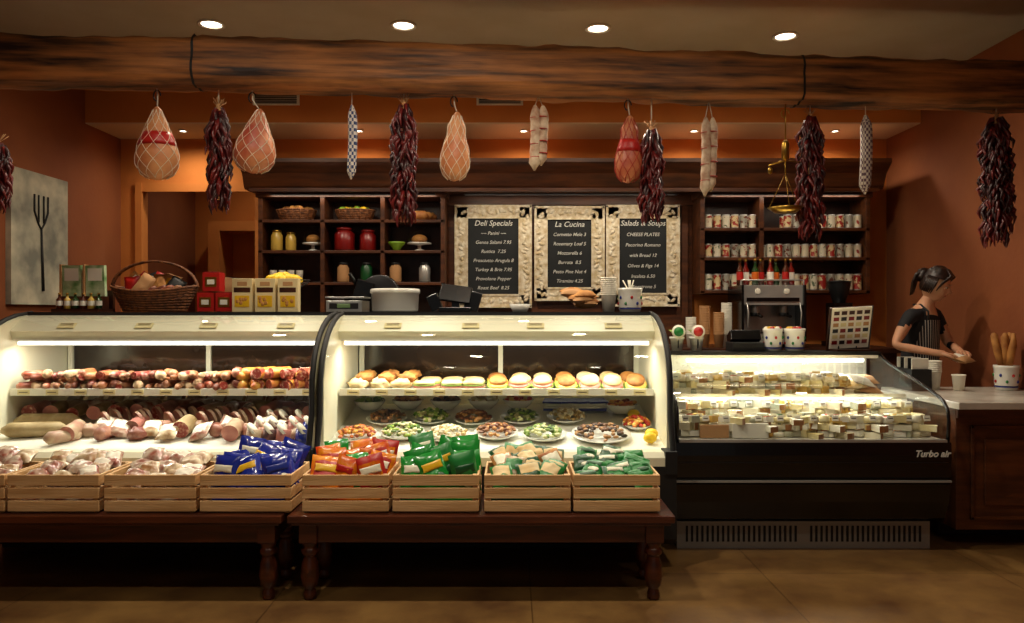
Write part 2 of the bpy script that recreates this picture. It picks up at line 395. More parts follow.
# ---------------- crates
def crate(cx,w):
    b=MB(); y0,y1=3.535,3.86; z=.412; x0,x1=cx-w/2,cx+w/2
    for i in range(3):
        z0=z+.008+i*.06
        b.b2(x0,x1,y0,y0+.01,z0,z0+.049,M_pine); b.b2(x0,x1,y1-.01,y1,z0,z0+.049,M_pine)
        b.b2(x0,x0+.01,y0+.01,y1-.01,z0,z0+.049,M_pine); b.b2(x1-.01,x1,y0+.01,y1-.01,z0,z0+.049,M_pine)
    for x in (x0+.01,x1-.03):
        for y in (y0+.01,y1-.03): b.b2(x,x+.02,y,y+.02,z,z+.178,M_pine)
    b.b2(x0+.01,x1-.01,y0+.01,y1-.01,z+.001,z+.012,M_pine)
    b.build('wooden_crate',.002)
cx=[-2.575,-2.135,-1.685,-1.24,-.775,-.355,.072,.488]
for c in cx: crate(c,.425 if c<-1 else .402)
M_clear=mat('cello_pack','#CDBDA8',.2,c2='#8E4C3C',vs=22,coat=.5); M_nut=mat('cello_nuts','#94683E',.3,c2='#D8C6A4',vs=26,coat=.5)
M_ora=mat('chip_orange','#C8400E',.25,c2='#E08A1C',vs=12,coat=.4); M_chg=mat('chip_green','#1E8A32',.22,coat=.5); M_chb=mat('chip_blue','#1A2A8A',.2,coat=.5)
M_chy=mat('chip_gold','#E0B020',.3,coat=.3); M_chw=mat('chip_white','#E8E4CC',.3)
def fill(name,c,spec,n,h=.17,lean=.35,zc=.52,em=None,w=(.12,.15)):
    b=MB()
    for i in range(n):
        m1,m2=spec[R.randrange(len(spec))]
        x=c-.125+.25*((i%3)/2)+U(-.02,.02)+(.04 if (i//3)%2 else 0); row=i//3; y=3.61+.068*min(row,3)+U(-.008,.008)
        M=RZ(U(-.35,.35))@RX(-lean+U(-.25,.2))@RY(U(-.45,.45))
        x=max(c-.13,min(c+.13,x)); ww=U(*w); hh=h*U(.9,1.05); P=Vector((x,y,zc+.014*row+U(-.012,.02)))
        b.bag(P,ww,hh,.055,m1,M,m2,wr=.22)
        if em:
            b.bag(P+M@Vector((0,-.027,hh*.12)),ww*.72,hh*.2,.012,em[i%len(em)],M,None,wr=.05)
            b.ell(P+M@Vector((.01,-.026,-hh*.2)),(ww*.26,.006,hh*.13),em[(i+1)%len(em)],M,12,6)
    b.b2(c-.17,c+.17,3.57,3.83,.43,.47,spec[0][0])
    b.build(name)
fill('packaged_nuts',cx[0],[(M_clear,None),(M_nut,None)],14,.11,1.0,.56,None,(.09,.12))
fill('packaged_nuts',cx[1],[(M_clear,M_paper),(M_nut,None),(M_clear,None)],14,.11,1.1,.56,None,(.09,.12))
fill('packaged_nuts',cx[2],[(M_clear,None),(M_clear,M_paper),(M_nut,None)],14,.11,1.1,.56,None,(.09,.12))
fill('potato_chip_bags',cx[3],[(M_chb,None)],12,.18,.4,.57,[M_chw,M_chy,M_blue])
fill('tortilla_chip_bags',cx[4],[(M_ora,None),(M_ora,M_red),(M_chg,None),(M_ora,None),(M_red,M_ora)],12,.18,.4,.57,[M_chy,M_red,M_chw])
fill('snack_chip_bags',cx[5],[(M_chg,None),(M_chg,None),(M_green,None)],12,.19,.25,.585,[M_chw,M_chy,M_dgreen])
fill('cracker_bags',cx[6],[(M_dgreen,M_dough),(M_bread,M_chw),(M_green,M_dough),(M_nut,M_green)],14,.13,.8,.57,None,(.1,.13))
fill('snack_packets',cx[7],[(M_dgreen,M_green),(M_green,None),(M_dgreen,None)],14,.12,.9,.56,[M_dgreen,M_chw,M_green],(.1,.13))
# ---------------- deli cases
prof=[(4.08,.60),(4.075,.80),(4.08,.97),(4.10,1.03),(4.12,1.08),(4.15,1.125),(4.19,1.17),(4.25,1.22),(4.32,1.26),(4.41,1.295),(4.5,1.318),(4.66,1.335)]
def dz(y): return .60+.16*(y-4.05)
def deli(x0,x1):
    b=MB()
    b.prism([(4.02,.12),(3.97,.16),(3.97,.54),(4.98,.54),(5.0,.12)],x0,x1,M_blackm)
    b.prism([(3.97,.54),(3.97,.585),(4.0,.61),(4.1,.61),(4.1,.56),(4.98,.70),(5.0,.54)],x0,x1,M_cream)
    b.b2(x1-.06,x1+.002,3.962,4.08,.5,.618,M_blackm)
    b.b2(x0+.03,x1-.03,4.35,4.95,0,.12,M_blackm)
    b.prism([(4.1,.565),(4.1,dz(4.1)),(4.96,dz(4.96)),(4.96,.7)],x0+.03,x1-.03,M_white)
    pr=[(4.0,.58)]+prof+[(5.02,1.335),(5.02,.58)]
    for a,c in ((x0,x0+.03),(x1-.03,x1)): b.prism(pr,a,c,M_cream)
    for a in (x0,x1):
        b.tube([(a+(.012 if a==x0 else -.012),yy,zz) for yy,zz in [(4.0,.4)]+[(3.995,.6)]+[(p-.008,q+.003) for p,q in prof[1:]]],.016,M_blackm,8)
    b.prism([(4.42,1.235),(4.55,1.325),(5.02,1.325),(5.02,1.18),(4.5,1.18),(4.44,1.19)],x0+.03,x1-.03,M_cream)
    b.b2(x0,x1,4.60,5.05,1.33,1.345,M_blackm)
    b.b2(x0+.03,x1-.03,4.58,4.62,1.325,1.347,M_gun)
    b.cyl((x0+.06,4.455,1.165),(x1-.06,4.455,1.165),.011,M_tube,n=10)
    b.b2(x0+.04,x1-.04,4.43,4.50,1.178,1.19,M_white)
    b.b2(x0+.03,x1-.03,5.0,5.015,.6,1.18,M_darkglass)
    xm=(x0+x1)/2
    for x in (x0+.04,xm,x1-.06): b.b2(x,x+.03,4.98,5.0,.72,1.18,M_cream)
    b.b2(x0+.03,x1-.03,4.97,5.0,.72,.80,M_cream)
    b.b2(x0+.04,x1-.04,4.42,4.86,.873,.885,M_steel); b.b2(x0+.04,x1-.04,4.405,4.42,.862,.902,M_white)
    n=11
    for i in range(n):
        xx=x0+.12+(x1-x0-.24)*i/(n-1); b.b2(xx-.035,xx+.035,4.401,4.405,.868,.896,M_card); b.b2(xx-.025,xx+.025,4.399,4.401,.88,.884,M_dw)
    for x in (x0+.1,x1-.1,xm): b.b2(x-.01,x+.01,4.5,4.98,.855,.873,M_gun)
    for f in (.18,.42,.62,.86):
        xx=x0+(x1-x0)*f; b.box((xx,4.455,1.268),(.10,.004,.045),M_card,RX(-.9))
        for q in range(3): b.box((xx,4.449+.006*q,1.262+.008*q),(.075,.002,.003),M_dw,RX(-.9))
    b.sheet(prof,x0+.03,x1-.03,M_glass)
    o=b.build('curved_glass_deli_case')
    l=bpy.data.lights.new('case_lamp','AREA'); l.shape='RECTANGLE'; l.size=x1-x0-.2; l.size_y=.03; l.energy=13; l.color=(1,.96,.82)
    lo=bpy.data.objects.new('case_lamp',l); lo.location=(xm,4.42,1.15); lo.rotation_euler=(math.radians(8),0,0); sc.collection.objects.link(lo)
    lo.parent=o; lo.matrix_parent_inverse=Matrix.Translation(-o.location)
deli(-1.04,.86); deli(-2.95,-1.06)
def sausage(b,p,L,r,yaw,m,bend=.0,pitch=0):
    d=Vector((math.cos(yaw),math.sin(yaw),pitch)); q=Vector((-d.y,d.x,0)); p=Vector(p); pts=[];rr=[]
    for j in range(9):
        t=j/8; pts.append(p+d*L*(t-.5)+q*bend*(1-(2*t-1)**2)); e=min(t,1-t)*8
        rr.append(r*min(1,.35+.65*e))
    b.tube(pts,rr,m,9)
M_sl=M_sal+[mat('salami_brown','#6E3A22',.5,c2='#A8744E',vs=22),mat('casing_tan','#A06A40',.5,c2='#7A3E24',vs=12),mat('gold_wrap','#C79A3A',.4,c2='#9E2A1C',vs=14)]
M_cut=mat('salami_cut_face','#8E2C22',.4,c2='#D0A088',vs=60,lo=.5,hi=.68)
b=MB()
for ly in range(4):
    for i in range(44):
        x=-2.85+1.72*(i/43)+U(-.015,.015)
        y=4.475+.1*(ly%3)+U(-.015,.015); r=U(.018,.027) if i<31 else U(.026,.034)
        m=M_sl[R.choice([1,2,2,4,4,5,5,0,0,3] if i<31 else [6,1,3,6])]
        z=.886+r+.032*(ly>0)+.03*(ly==3)+.012*(i%2)
        yaw=U(.8,2.3)
        if R.random()<.12 or i>36:
            d=Vector((math.cos(yaw),math.sin(yaw),0))*U(.05,.08); p=Vector((x,y,z)); b.disc(p-d,p+d,r,m,M_cut,12)
        else: sausage(b,(x,y,z),U(.10,.16),r,yaw,m,U(-.02,.02))
b.build('salami_pile')
M_bol=mat('bologna','#A8645A',.4,c2='#C08070',vs=20); M_fat=mat('cured_fat','#B8A284',.45,c2='#94604E',vs=12); M_pros=mat('prosciutto','#702A22',.4,c2='#B08068',vs=14)
M_lin=mat('casing_linen','#B09C74',.6,c2='#8A7246',bump=.2,vs=10); M_blk2=mat('peppered','#3A2018',.6,c2='#6E4030',vs=40)
b=MB()
for i in range(42):
    x=-2.86+1.74*(i/41); y=4.60+.13*(i%3); r=U(.035,.05); m=[M_lin,M_pros,M_bol,M_blk2,M_clear,M_fat][R.randrange(6)]
    if i%3==0: b.disc((x,y-.1,dz(y)+r+.02),(x+U(-.05,.05),y+.08,dz(y)+r+.03),r,m,[M_bol,M_pros,M_cut][i%3 if i%2 else 2],18)
    elif i%3==1: sausage(b,(x,y,dz(y)+r),U(.14,.2),r,U(-.5,.5),m)
    else: b.bag((x,y-.03,dz(y)+.06),.13,.13,.05,[M_clear,M_nut,M_pros][R.randrange(3)],RX(-.8)@RZ(U(-.4,.4)),M_paper if i%4 else None)
for k_,(x,y,L,r,a) in enumerate(((-2.72,4.45,.36,.045,.12),(-2.70,4.30,.34,.042,.2),(-2.48,4.2,.2,.036,1.0))): sausage(b,(x,y,dz(y)+r),L,r,a,M_lin if k_<2 else M_fat)
for i in range(22):
    x=-2.46+.06*i; y=4.2+.06*(i%3); z=dz(y); r=U(.038,.05)
    kk=i%5
    if kk==0: b.disc((x,y,z+r+.005),(x+U(-.03,.03),y+.12,z+r+.03),r,[M_fat,M_lin,M_bol][i%3],[M_bol,M_cut,M_pros][i%3],22)
    elif kk==1: b.ell((x,y+.06,z+.04),(.055,.05,.04),[M_pros,M_fat][i%2],RZ(U(0,3)),18,12,.35)
    elif kk in (2,4): b.bag((x,y+.05,z+.055),.12,.13,.05,[M_clear,M_nut][i%2],RX(-1.0)@RZ(U(-.5,.5)),M_paper)
    else: sausage(b,(x,y+.06,z+.045),.13,.038,U(.8,2.0),M_pros)
for i in range(6):
    for q in range(4):
        x=-2.36+.19*i+U(-.03,.03); y=4.40+.035*q; b.disc((x+.02*q,y,dz(y)+.065),(x+.01+.02*q,y+.012,dz(y)+.07),.05,M_fat,[M_bol,M_pros,M_fat][(i+q)%3],20)
for i in range(12):
    x=-1.42+.09*(i%4)+U(-.02,.02); y=4.16+.13*(i//4); b.cyl((x,y,dz(y)+.0),(x+.01,y+.01,dz(y)+.085),.04,[M_fat,M_blk2,M_bol,M_chb][i%4],n=14); b.cyl((x,y,dz(y)+.085),(x+.01,y,dz(y)+.093),.041,M_paper,n=14)
b.build('cured_meat_display')
M_let=mat('lettuce','#7E9E35',.5,c2='#A8C060',vs=15); M_ch=mat('cheese_yellow','#E2B850',.4); M_hamp=mat('ham_pink','#C97A6A',.4)
b=MB()
for i in range(13):
    x=-.92+1.66*i/12
    for y in (4.49,4.62,4.75):
        kk=(i//3) if i<12 else 3; z=.886; jx=U(-.015,.015)
        if kk==0: b.ell((x+jx,y,z+.034),(.058,.055,.036),M_dough,None,18,12,.4,2.5); b.ell((x+jx+.03,y+.03,z+.07),(.05,.04,.028),M_bread,None,18,12,.4)
        elif kk==1:
            b.lathe([(0,0),(.066,.002),(.07,.010),(.055,.016),(0,.017)],(x+jx,y,z),M_dough,18); b.lathe([(0,0),(.068,.002),(.064,.008),(0,.01)],(x+jx,y-.004,z+.017),M_hamp,11)
            b.lathe([(0,0),(.066,.002),(.07,.008),(0,.01)],(x+jx,y-.004,z+.027),M_let,9); b.lathe([(0,0),(.06,.0),(.066,.010),(.05,.02),(0,.024)],(x+jx,y,z+.035),M_dough,18)
        else:
            T=RX(.55 if kk==3 else .3)@RZ(U(-.5,.5))
            b.lathe([(0,0),(.056,.0),(.058,.014),(.0,.016)],(x+jx,y,z+.01),M_bread,14,T); b.lathe([(0,.016),(.07,.018),(.062,.026),(0,.026)],(x+jx,y,z+.01),M_let,9,T)
            b.lathe([(0,.026),(.064,.026),(.062,.034),(0,.034)],(x+jx,y,z+.01),[M_ch,M_hamp,M_hamp][i%3],8,T); b.ell((x+jx,y,z+.055),(.055,.052,.024),M_dough if i%3 else M_bread,T)
b.build('sandwich_display')
M_china=mat('white_china','#E6E4DA',.2,coat=.3)
foods=[[ '#6A3A22','#C08A50','#8E5A30'],['#8E3A1C','#C86A2A','#D89A3A'],['#4A6A22','#8EA840','#D8D0A0'],['#D8C8A0','#E8DCC0','#B89A60'],['#3A2418','#6E4A30','#A87A4A'],['#B8321C','#D8802A','#E8C060'],['#6E8A30','#C8C890','#3E5A1C']]
FM=[[mat('food_%d_%d'%(i,j),c,.45) for j,c in enumerate(f)] for i,f in enumerate(foods)]
def platter(x,y,r,z0,kk,oval=1.0,n=80,tilt=.16,pile=.045):
    b=MB(); T=Matrix.Translation((x,y,z0))@Matrix.Rotation(tilt,4,'X'); b.M=T
    b.lathe([(0,.0),(r*.6,.0),(r*.75,.012),(r,.028),(r*1.01,.032),(r*.72,.018),(0,.008)],(0,0,0),M_china,28,sy=oval)
    for i in range(n):
        a=U(0,6.28); q=r*.85*math.sqrt(R.random()); h=pile*(1-(q/r)**2)
        b.ell((q*math.cos(a),q*math.sin(a)*oval,.018+h+U(0,.01)),(U(.011,.022),U(.009,.016),U(.006,.012)),FM[kk][R.randrange(3)],RZ(U(0,3))@RX(U(-.6,.6)),8,5)
    b.M=None; b.build('food_platter')
for (x,y,r,kk) in ((-.87,4.26,.115,1),(-.62,4.3,.125,2),(-.36,4.26,.125,3),(-.09,4.3,.125,0),(.18,4.27,.125,6),(.50,4.27,.165,4),(.73,4.45,.085,5),
                  (-.75,4.56,.12,4),(-.49,4.58,.12,2),(-.23,4.56,.12,0),(.05,4.58,.12,6),(.33,4.6,.12,3)):
    platter(x,y,r,dz(y)+.002,kk)
for (x,y,kk) in ((-.9,4.80,2),(-.66,4.82,0),(-.42,4.82,4),(.68,4.72,1),(-.18,4.82,3),(.04,4.83,5)):
    b=MB(); zz=dz(y); b.lathe([(0,0),(.05,.003),(.08,.03),(.1,.06),(.095,.06),(.05,.012),(0,.01)],(x,y,zz+.008),M_china,24)
    for i in range(40):
        a=U(0,6.28);q=.08*math.sqrt(R.random()); b.ell((x+q*math.cos(a),y+q*math.sin(a),zz+.06+U(0,.025)),(.018,.014,.012),FM[kk][R.randrange(3)],None,8,5)
    b.build('salad_bowl')
b=MB()
for i in range(5):
    xx=.16+.07*i
    for j in range(4): b.box((xx+.1,4.80+.01*j,dz(4.8)+.02+j*.014),(.12,.09,.012),[M_blue,M_paper,M_chw][j%3],RZ(U(-.3,.3))@RX(.14))
b.build('sliced_cheese_packs')
b=MB()
for x,y in ((.78,4.18),(.80,4.25),(.76,4.62)): b.ell((x-.02,y,dz(y)+.035),(.038,.03,.03),M_yel)
b.build('lemons')
# ---------------- refrigerated cheese case
X0,X1=.90,2.41
tprof=[(4.19,.635),(4.18,.74),(4.185,.79),(4.2,.82),(4.23,.85),(4.28,.872),(4.38,.902),(4.5,.935),(4.65,.97),(4.8,1.005),(4.9,1.04),(4.98,1.075)]
b=MB()
b.prism([(4.33,.165),(4.23,.20),(4.19,.30),(4.175,.40),(4.185,.41),(4.185,.43),(4.17,.44),(4.165,.56),(4.17,.63),(4.22,.64),(4.22,.6),(5.18,.6),(5.18,.165)],X0,X1,M_black)
b.b2(X0,X1,4.163,4.19,.412,.422,M_grille)
b.b2(X0+.02,X1-.02,4.16,4.172,.52,.523,M_gun)
b.b2(X0+.04,X1-.03,4.36,5.15,0,.165,M_gun)
b.b2(X0+.04,X1-.03,4.33,4.36,.0,.155,M_grille)
for i in range(46):
    xx=X0+.09+i*.0295
    if i in (22,23): continue
    b.b2(xx,xx+.012,4.326,4.331,.04,.13,M_blackm)
endp=[(4.17,.6)]+tprof+[(5.0,1.085),(5.18,1.085),(5.18,.6)]
b.prism(endp,X0,X0+.02,M_black); 
b.tube([(X1-.008,p,q) for p,q in tprof],.010,M_black,8); b.tube([(X0+.008,p,q) for p,q in tprof],.010,M_black,8)
b.b2(X1-.02,X1,5.12,5.18,.6,1.085,M_black)
b.add([(X1-.008,p,q) for p,q in endp[1:]],[tuple(range(len(endp)-1))],M_glass)
b.b2(X0+.02,X1-.02,4.22,5.14,.6,.64,M_white)
b.b2(X0+.02,X1-.02,4.44,5.14,.64,.70,M_white)
b.b2(X0+.02,X1-.02,5.13,5.16,.64,1.05,M_white)
b.b2(X0,X1,4.96,5.2,1.065,1.085,M_blackm); b.b2(X0+.02,X1-.02,4.96,5.12,1.045,1.065,M_white)
b.b2(X0+.02,X1-.02,4.62,5.0,.832,.84,M_white); b.b2(X0+.02,X1-.02,4.612,4.62,.827,.85,M_paper)
b.cyl((X0+.25,5.0,1.03),(X1-.1,5.0,1.03),.012,M_tubec,n=10)
b.cyl((X0+.08,4.66,.822),(X1-.08,4.66,.822),.007,M_tubec,n=8)
b.b2(X0+.02,X1-.02,4.172,4.2,.628,.645,M_steel)
b.sheet(tprof,X0+.02,X1-.02,M_glass)
tb=b.build('refrigerated_cheese_case')
text('Turbo air',(2.30,4.158,.555),.05,M_chalkw,tb,shear=.3,name='logo_lettering',off=.0015)
for (loc,e,sy) in (((1.655,4.93,1.03),8,.03),((1.655,4.60,.815),3,.02),((1.655,4.45,.90),3.5,.01)):
    l=bpy.data.lights.new('case_lamp','AREA'); l.shape='RECTANGLE'; l.size=1.3; l.size_y=sy; l.energy=e; l.color=(1,1,.9)
    lo=bpy.data.objects.new('case_lamp',l); lo.location=loc; lo.rotation_euler=(math.radians(-18),0,0); sc.collection.objects.link(lo)
    lo.parent=tb; lo.matrix_parent_inverse=Matrix.Translation(-tb.location)
CH=[mat('cheese_%d'%i,c,.45,c2=d,vs=12) for i,(c,d) in enumerate((('#EAE0B4','#DAC88C'),('#DDBC6A','#CBA048'),('#F0ECD8','#DED8BC'),('#A8764A','#8E5A2C'),('#ECE4C8','#D0C096'),('#BCB698','#869080')))]
def wedge(b,x,y,z,L,w,h,yaw,m,m2):
    T=Matrix.Translation((x,y,z))@Matrix.Rotation(yaw,4,'Z'); vs=[(0,0,0),(L,-w/2,0),(L*1.08,0,0),(L,w/2,0)]; vs+=[(a,c,h) for a,c,_ in vs]
    b.add(vs,[(3,2,1,0),(4,5,6,7),(0,1,5,4),(3,0,4,7),(1,2,6,5),(2,3,7,6)],[m,m,m,m,m2,m2],False,T)
def pilech(b,x0,x1,ys,zf,nx,lay=2,hmax=.055):
    for y in ys:
        for i in range(nx):
            x=x0+(x1-x0)*i/(nx-1)+U(-.015,.015)
            for ly in range(lay):
                kk=R.randrange(7); m=CH[R.choice([0,0,1,2,2,4,4,5])]; h=U(.032,hmax)
                zz=zf(y)+ly*.040; a=RX(U(-.3,.05))
                if kk in (0,5): b.box((x,y,zz+h/2),(U(.045,.075),U(.045,.07),h*.9),m,RZ(U(-.8,.8))@a)
                elif kk in (1,2): wedge(b,x-.04,y-.02,zz,.09,.065,h*.85,U(-1.4,1.4),m,CH[3])
                elif kk in (3,6): b.lathe([(0,0),(.028,0),(.034,.008),(.034,h*.65),(.027,h*.8),(0,h*.8)],(x,y,zz),m,14,a)
                else: b.box((x,y,zz+.018),(.065,.05,.03),M_paper,RZ(U(-.6,.6))@a); b.box((x,y-.002,zz+.035),(.035,.025,.003),[M_red,M_green,M_card][R.randrange(3)],RZ(U(-.6,.6))@a)
            if i%2==0: b.box((x,y-.035,zf(y)+.05+.02*lay),(.036,.003,.03),M_paper,RX(-.3)); b.box((x,y-.038,zf(y)+.05+.02*lay),(.026,.002,.004),M_dw,RX(-.3))
b=MB(); pilech(b,X0+.09,X1-.38,(4.68,4.78,4.88),lambda y:.841,20,3,.055); b.build('cheese_selection')
b=MB(); pilech(b,X0+.08,X1-.08,(4.30,4.385),lambda y:.641,27,3); pilech(b,X0+.08,X1-.08,(4.48,4.56),lambda y:.701,27,3); pilech(b,X0+.08,X1-.08,(4.66,),lambda y:.701,23,2,.045)
b.box((1.33,4.245,.685),(.2,.02,.08),M_paper); b.box((1.13,4.25,.68),(.16,.02,.07),M_kraft)
b.build('cheese_blocks')
b=MB()
for i in range(9):
    b.bag((X1-.2+U(-.09,.07),4.74+.05*(i%4),.87+.025*(i//3)),.15,.11,.035,[M_kraft,M_dough,M_paper][i%3],RX(-1.2)@RZ(U(-.4,.4)))
b.build('flatbread_packages')
# ---------------- marble counter right
b=MB(); b.b2(2.50,3.345,4.25,5.15,.80,.84,M_marble); 
b.b2(2.54,3.345,4.35,5.1,.1,.80,M_hutch); b.b2(2.58,3.345,4.6,5.05,0,.1,M_blackm)
for z0,z1 in ((.68,.70),(.16,.18)): b.b2(2.62,3.28,4.335,4.35,z0,z1,M_hutch)
for x in (2.62,3.26): b.b2(x,x+.02,4.335,4.35,.16,.70,M_hutch)
b.b2(2.70,3.20,4.34,4.35,.24,.62,M_hutch); b.b2(2.54,3.345,4.33,4.35,.74,.80,M_hutch)
b.build('marble_top_counter',.004)
# ---------------- back counter & hutch
b=MB(); b.b2(-2.2,3.1,6.0,6.79,1.02,1.06,M_dw); b.b2(-2.15,3.08,6.08,6.79,0,1.02,M_hutch)
for i in range(9): b.b2(-2.05+i*.57,-1.6+i*.57,6.065,6.08,.15,.95,M_hutch)
b.build('back_counter',.004)
def unit(x0,x1,z0,zs,cols,d0=6.45):
    b=MB(); zt=2.38
    b.b2(x0,x1,6.77,6.795,z0,zt,M_dw)
    for x in cols: b.b2(x-.018,x+.018,d0,6.77,z0,zt,M_hutch)
    for z in zs: b.b2(x0,x1,d0,6.77,z-.025,z,M_hutch)
    b.b2(x0-.02,x1+.02,d0-.01,6.795,zt-.06,zt,M_hutch)
    return b.build('wooden_shelf_unit',.003)
unit(-2.155,-.57,1.08,(1.105,1.34,1.60,1.87,2.13),(-2.137,-1.61,-1.10,-.588))
unit(1.60,3.04,1.50,(1.53,1.81,2.06),(1.618,2.12,3.022))
b=MB()
b.prism([(6.40,2.38),(6.38,2.40),(6.36,2.44),(6.33,2.5),(6.26,2.56),(6.24,2.58),(6.24,2.61),(6.795,2.61),(6.795,2.38)],-2.25,3.12,M_hutch)
b.b2(-2.2,3.07,6.36,6.40,2.355,2.385,M_hutch)
b.build('trim_1')
b=MB(); b.b2(-.57,1.60,6.74,6.795,1.06,2.38,M_hutch)
for x in (-.54,.2,.85,1.53): b.b2(x-.03,x+.03,6.725,6.74,1.06,2.38,M_hutch)
b.b2(-.57,1.6,6.70,6.74,2.29,2.38,M_hutch); b.build('trim_2',.003)
b=MB(); b.b2(-3.36,-3.30,6.77,6.8,0,2.5,M_wall); b.b2(-3.30,-2.30,6.78,6.8,2.42,2.5,M_wall); b.build('trim_3')
for (xa,xb,en) in ((-2.05,-.65,1.5),(-.4,1.4,3.2),(1.7,2.95,1.4)):  # added fill lights on bars, put in to brighten the dark hutch
    b=MB(); b.b2(xa,xb,6.425,6.445,2.335,2.35,M_gun); o=b.build('added_hutch_light')
    l=bpy.data.lights.new('added_hutch_fill','AREA'); l.shape='RECTANGLE'; l.size=xb-xa; l.size_y=.02; l.energy=en; l.color=WARM
    lo=bpy.data.objects.new('added_hutch_fill',l); lo.location=((xa+xb)/2,6.40,2.33); lo.rotation_euler=(math.radians(25),0,0); sc.collection.objects.link(lo); lo.parent=o; lo.matrix_parent_inverse=Matrix.Translation(-o.location)
def board(x0,x1,z0,z1,lines):
    b=MB(); y=6.70; fw=.105
    b.b2(x0+fw*.6,x1-fw*.6,y-.015,y,z0+fw*.6,z1-fw*.6,M_chalk)
    for a in ((x0,x1,z1-fw,z1),(x0,x1,z0,z0+fw),(x0,x0+fw,z0,z1),(x1-fw,x1,z0,z1)): b.b2(a[0],a[1],y-.025,y,a[2],a[3],M_frame)
    def run(p0,p1):
        L=(Vector(p1)-Vector(p0)).length; n=int(L/.035)
        for i in range(n):
            p=Vector(p0).lerp(Vector(p1),(i+.5)/n)+Vector((U(-.02,.02),0,U(-.02,.02))); b.ell(p,(.026,.006,.014),M_frame,RY(U(0,3)),8,6,.4,3)
    h=fw/2; yy=y-.026
    run((x0+h,yy,z0+h),(x1-h,yy,z0+h)); run((x0+h,yy,z1-h),(x1-h,yy,z1-h)); run((x0+h,yy,z0+h),(x0+h,yy,z1-h)); run((x1-h,yy,z0+h),(x1-h,yy,z1-h))
    for (a0,a1,c0,c1) in ((x0-.004,x1+.004,z1-.014,z1+.006),(x0-.004,x1+.004,z0-.006,z0+.014),(x0-.004,x0+.016,z0,z1),(x1-.016,x1+.004,z0,z1),
        (x0+fw-.01,x1-fw+.01,z1-fw-.008,z1-fw+.008),(x0+fw-.01,x1-fw+.01,z0+fw-.008,z0+fw+.008),(x0+fw-.008,x0+fw+.008,z0+fw,z1-fw),(x1-fw-.008,x1-fw+.008,z0+fw,z1-fw)):
        b.b2(a0,a1,y-.032,y-.02,c0,c1,M_frame)
    o=b.build('framed_chalkboard'); n=len(lines); H=z1-z0-2*fw-.06; xm=(x0+x1)/2
    for i,t in enumerate(lines):
        s=.066 if i==0 else .042
        text(t,(xm,y-.018,z1-fw-.07-(H-.06)*i/(n-1)),s,M_chalkw,o,shear=.25,name='chalk_lettering',off=.0002)
board(-.50,.17,1.39,2.28,['Deli Specials','~~ Panini ~~','Genoa Salami 7.95','Rustica  7.25','Prosciutto Arugula 8','Turkey & Brie 7.95','Provolone Pepper','Roast Beef  8.25'])
board(.20,.81,1.45,2.27,['La Cucina','Cornetto Mele 3','Rosemary Loaf 5','Mozzarella 6','Burrata  8.5','Pesto Pine Nut 4','Tiramisu 4.25'])
board(.83,1.47,1.40,2.28,['Salads & Soups','CHEESE PLATES','Pecorino Romano','with Bread 12','Olives & Figs 14','Insalata 6.50','Minestrone 5'])
def basket(x,y,z,rx,ry,h,name='wicker_basket',fm=None,n=14):
    b=MB()
    for i in range(int(h/.014)+1):
        t=i*.014/h; kk=.78+.22*t
        b.tube([(x+rx*kk*math.cos(a),y+ry*kk*math.sin(a),z+.008+i*.014) for a in [j*math.pi/12 for j in range(24)]],.0085,M_wicker,6,closed=True)
    b.lathe([(0,0),(rx*.76,0),(rx*.76,.01),(0,.01)],(x,y,z+.001),M_wicker,20,sy=ry/rx)
    for j in range(16):
        a=j*math.pi/8; b.tube([(x+rx*.79*math.cos(a),y+ry*.79*math.sin(a),z+.001),(x+rx*1.02*math.cos(a),y+ry*1.02*math.sin(a),z+h+.01)],.006,M_wicker,5)
    if fm:
        for i in range(n):
            a=U(0,6.28);q=math.sqrt(R.random())*.72; b.ell((x+rx*q*math.cos(a),y+ry*q*math.sin(a),z+h*.8+.02+.02*(1-q)),(.036,.03,.03),fm[i%len(fm)],RZ(U(0,3)),10,7)
    return b.build(name)
basket(-1.87,6.6,2.131,.17,.12,.09,fm=[M_bread]); basket(-1.36,6.6,2.131,.17,.12,.085,fm=[M_lime,M_yel],n=22); 
b=MB()
for i in range(3): sausage(b,(-.85+.03*i,6.55+.07*i,2.131+.045),.26,.045,U(-.2,.2),M_bread)
b.build('bread_loaves')
def jar(x,y,z,r,h,m,lid,name='storage_jar'):
    b=MB(); b.lathe([(0,0),(r*.92,0),(r,.01),(r,h*.72),(r*.75,h*.84),(r*.72,h*.88),(0,h*.88)],(x,y,z),m,20); b.lathe([(0,h*.88),(r*.8,h*.88),(r*.8,h*.97),(r*.6,h),(0,h)],(x,y,z),lid,20)
    return b.build(name)
M_yj=mat('yellow_preserve','#C9A64A',.2,coat=.6)
jar(-2.02,6.53,1.871,.05,.18,M_yj,M_gold); jar(-1.9,6.53,1.871,.045,.16,M_yj,M_gold)
jar(-1.44,6.54,1.871,.085,.2,M_dred,M_dred,'ceramic_canister'); jar(-1.24,6.54,1.871,.07,.18,M_dred,M_dred,'ceramic_canister')
def cloche(x,y,z,r,h):
    b=MB(); b.lathe([(0,0),(r*.5,0),(r*.45,.01),(.015,.02),(.015,.05),(r*1.05,.06),(r*1.05,.07),(0,.07)],(x,y,z),M_china,24)
    b.lathe([(r,.07),(r,.07+h*.5),(r*.8,.07+h*.8),(r*.4,.07+h*.96),(0,.07+h)],(x,y,z),M_glass,24); b.ell((x,y,z+.085+h),(.014,.014,.016),M_glass)
    b.ell((x,y,z+.1),(r*.7,r*.7,.045),M_bread); return b.build('cake_stand_with_dome')
cloche(-1.72,6.57,1.871,.085,.12); cloche(-.80,6.57,1.871,.10,.13)
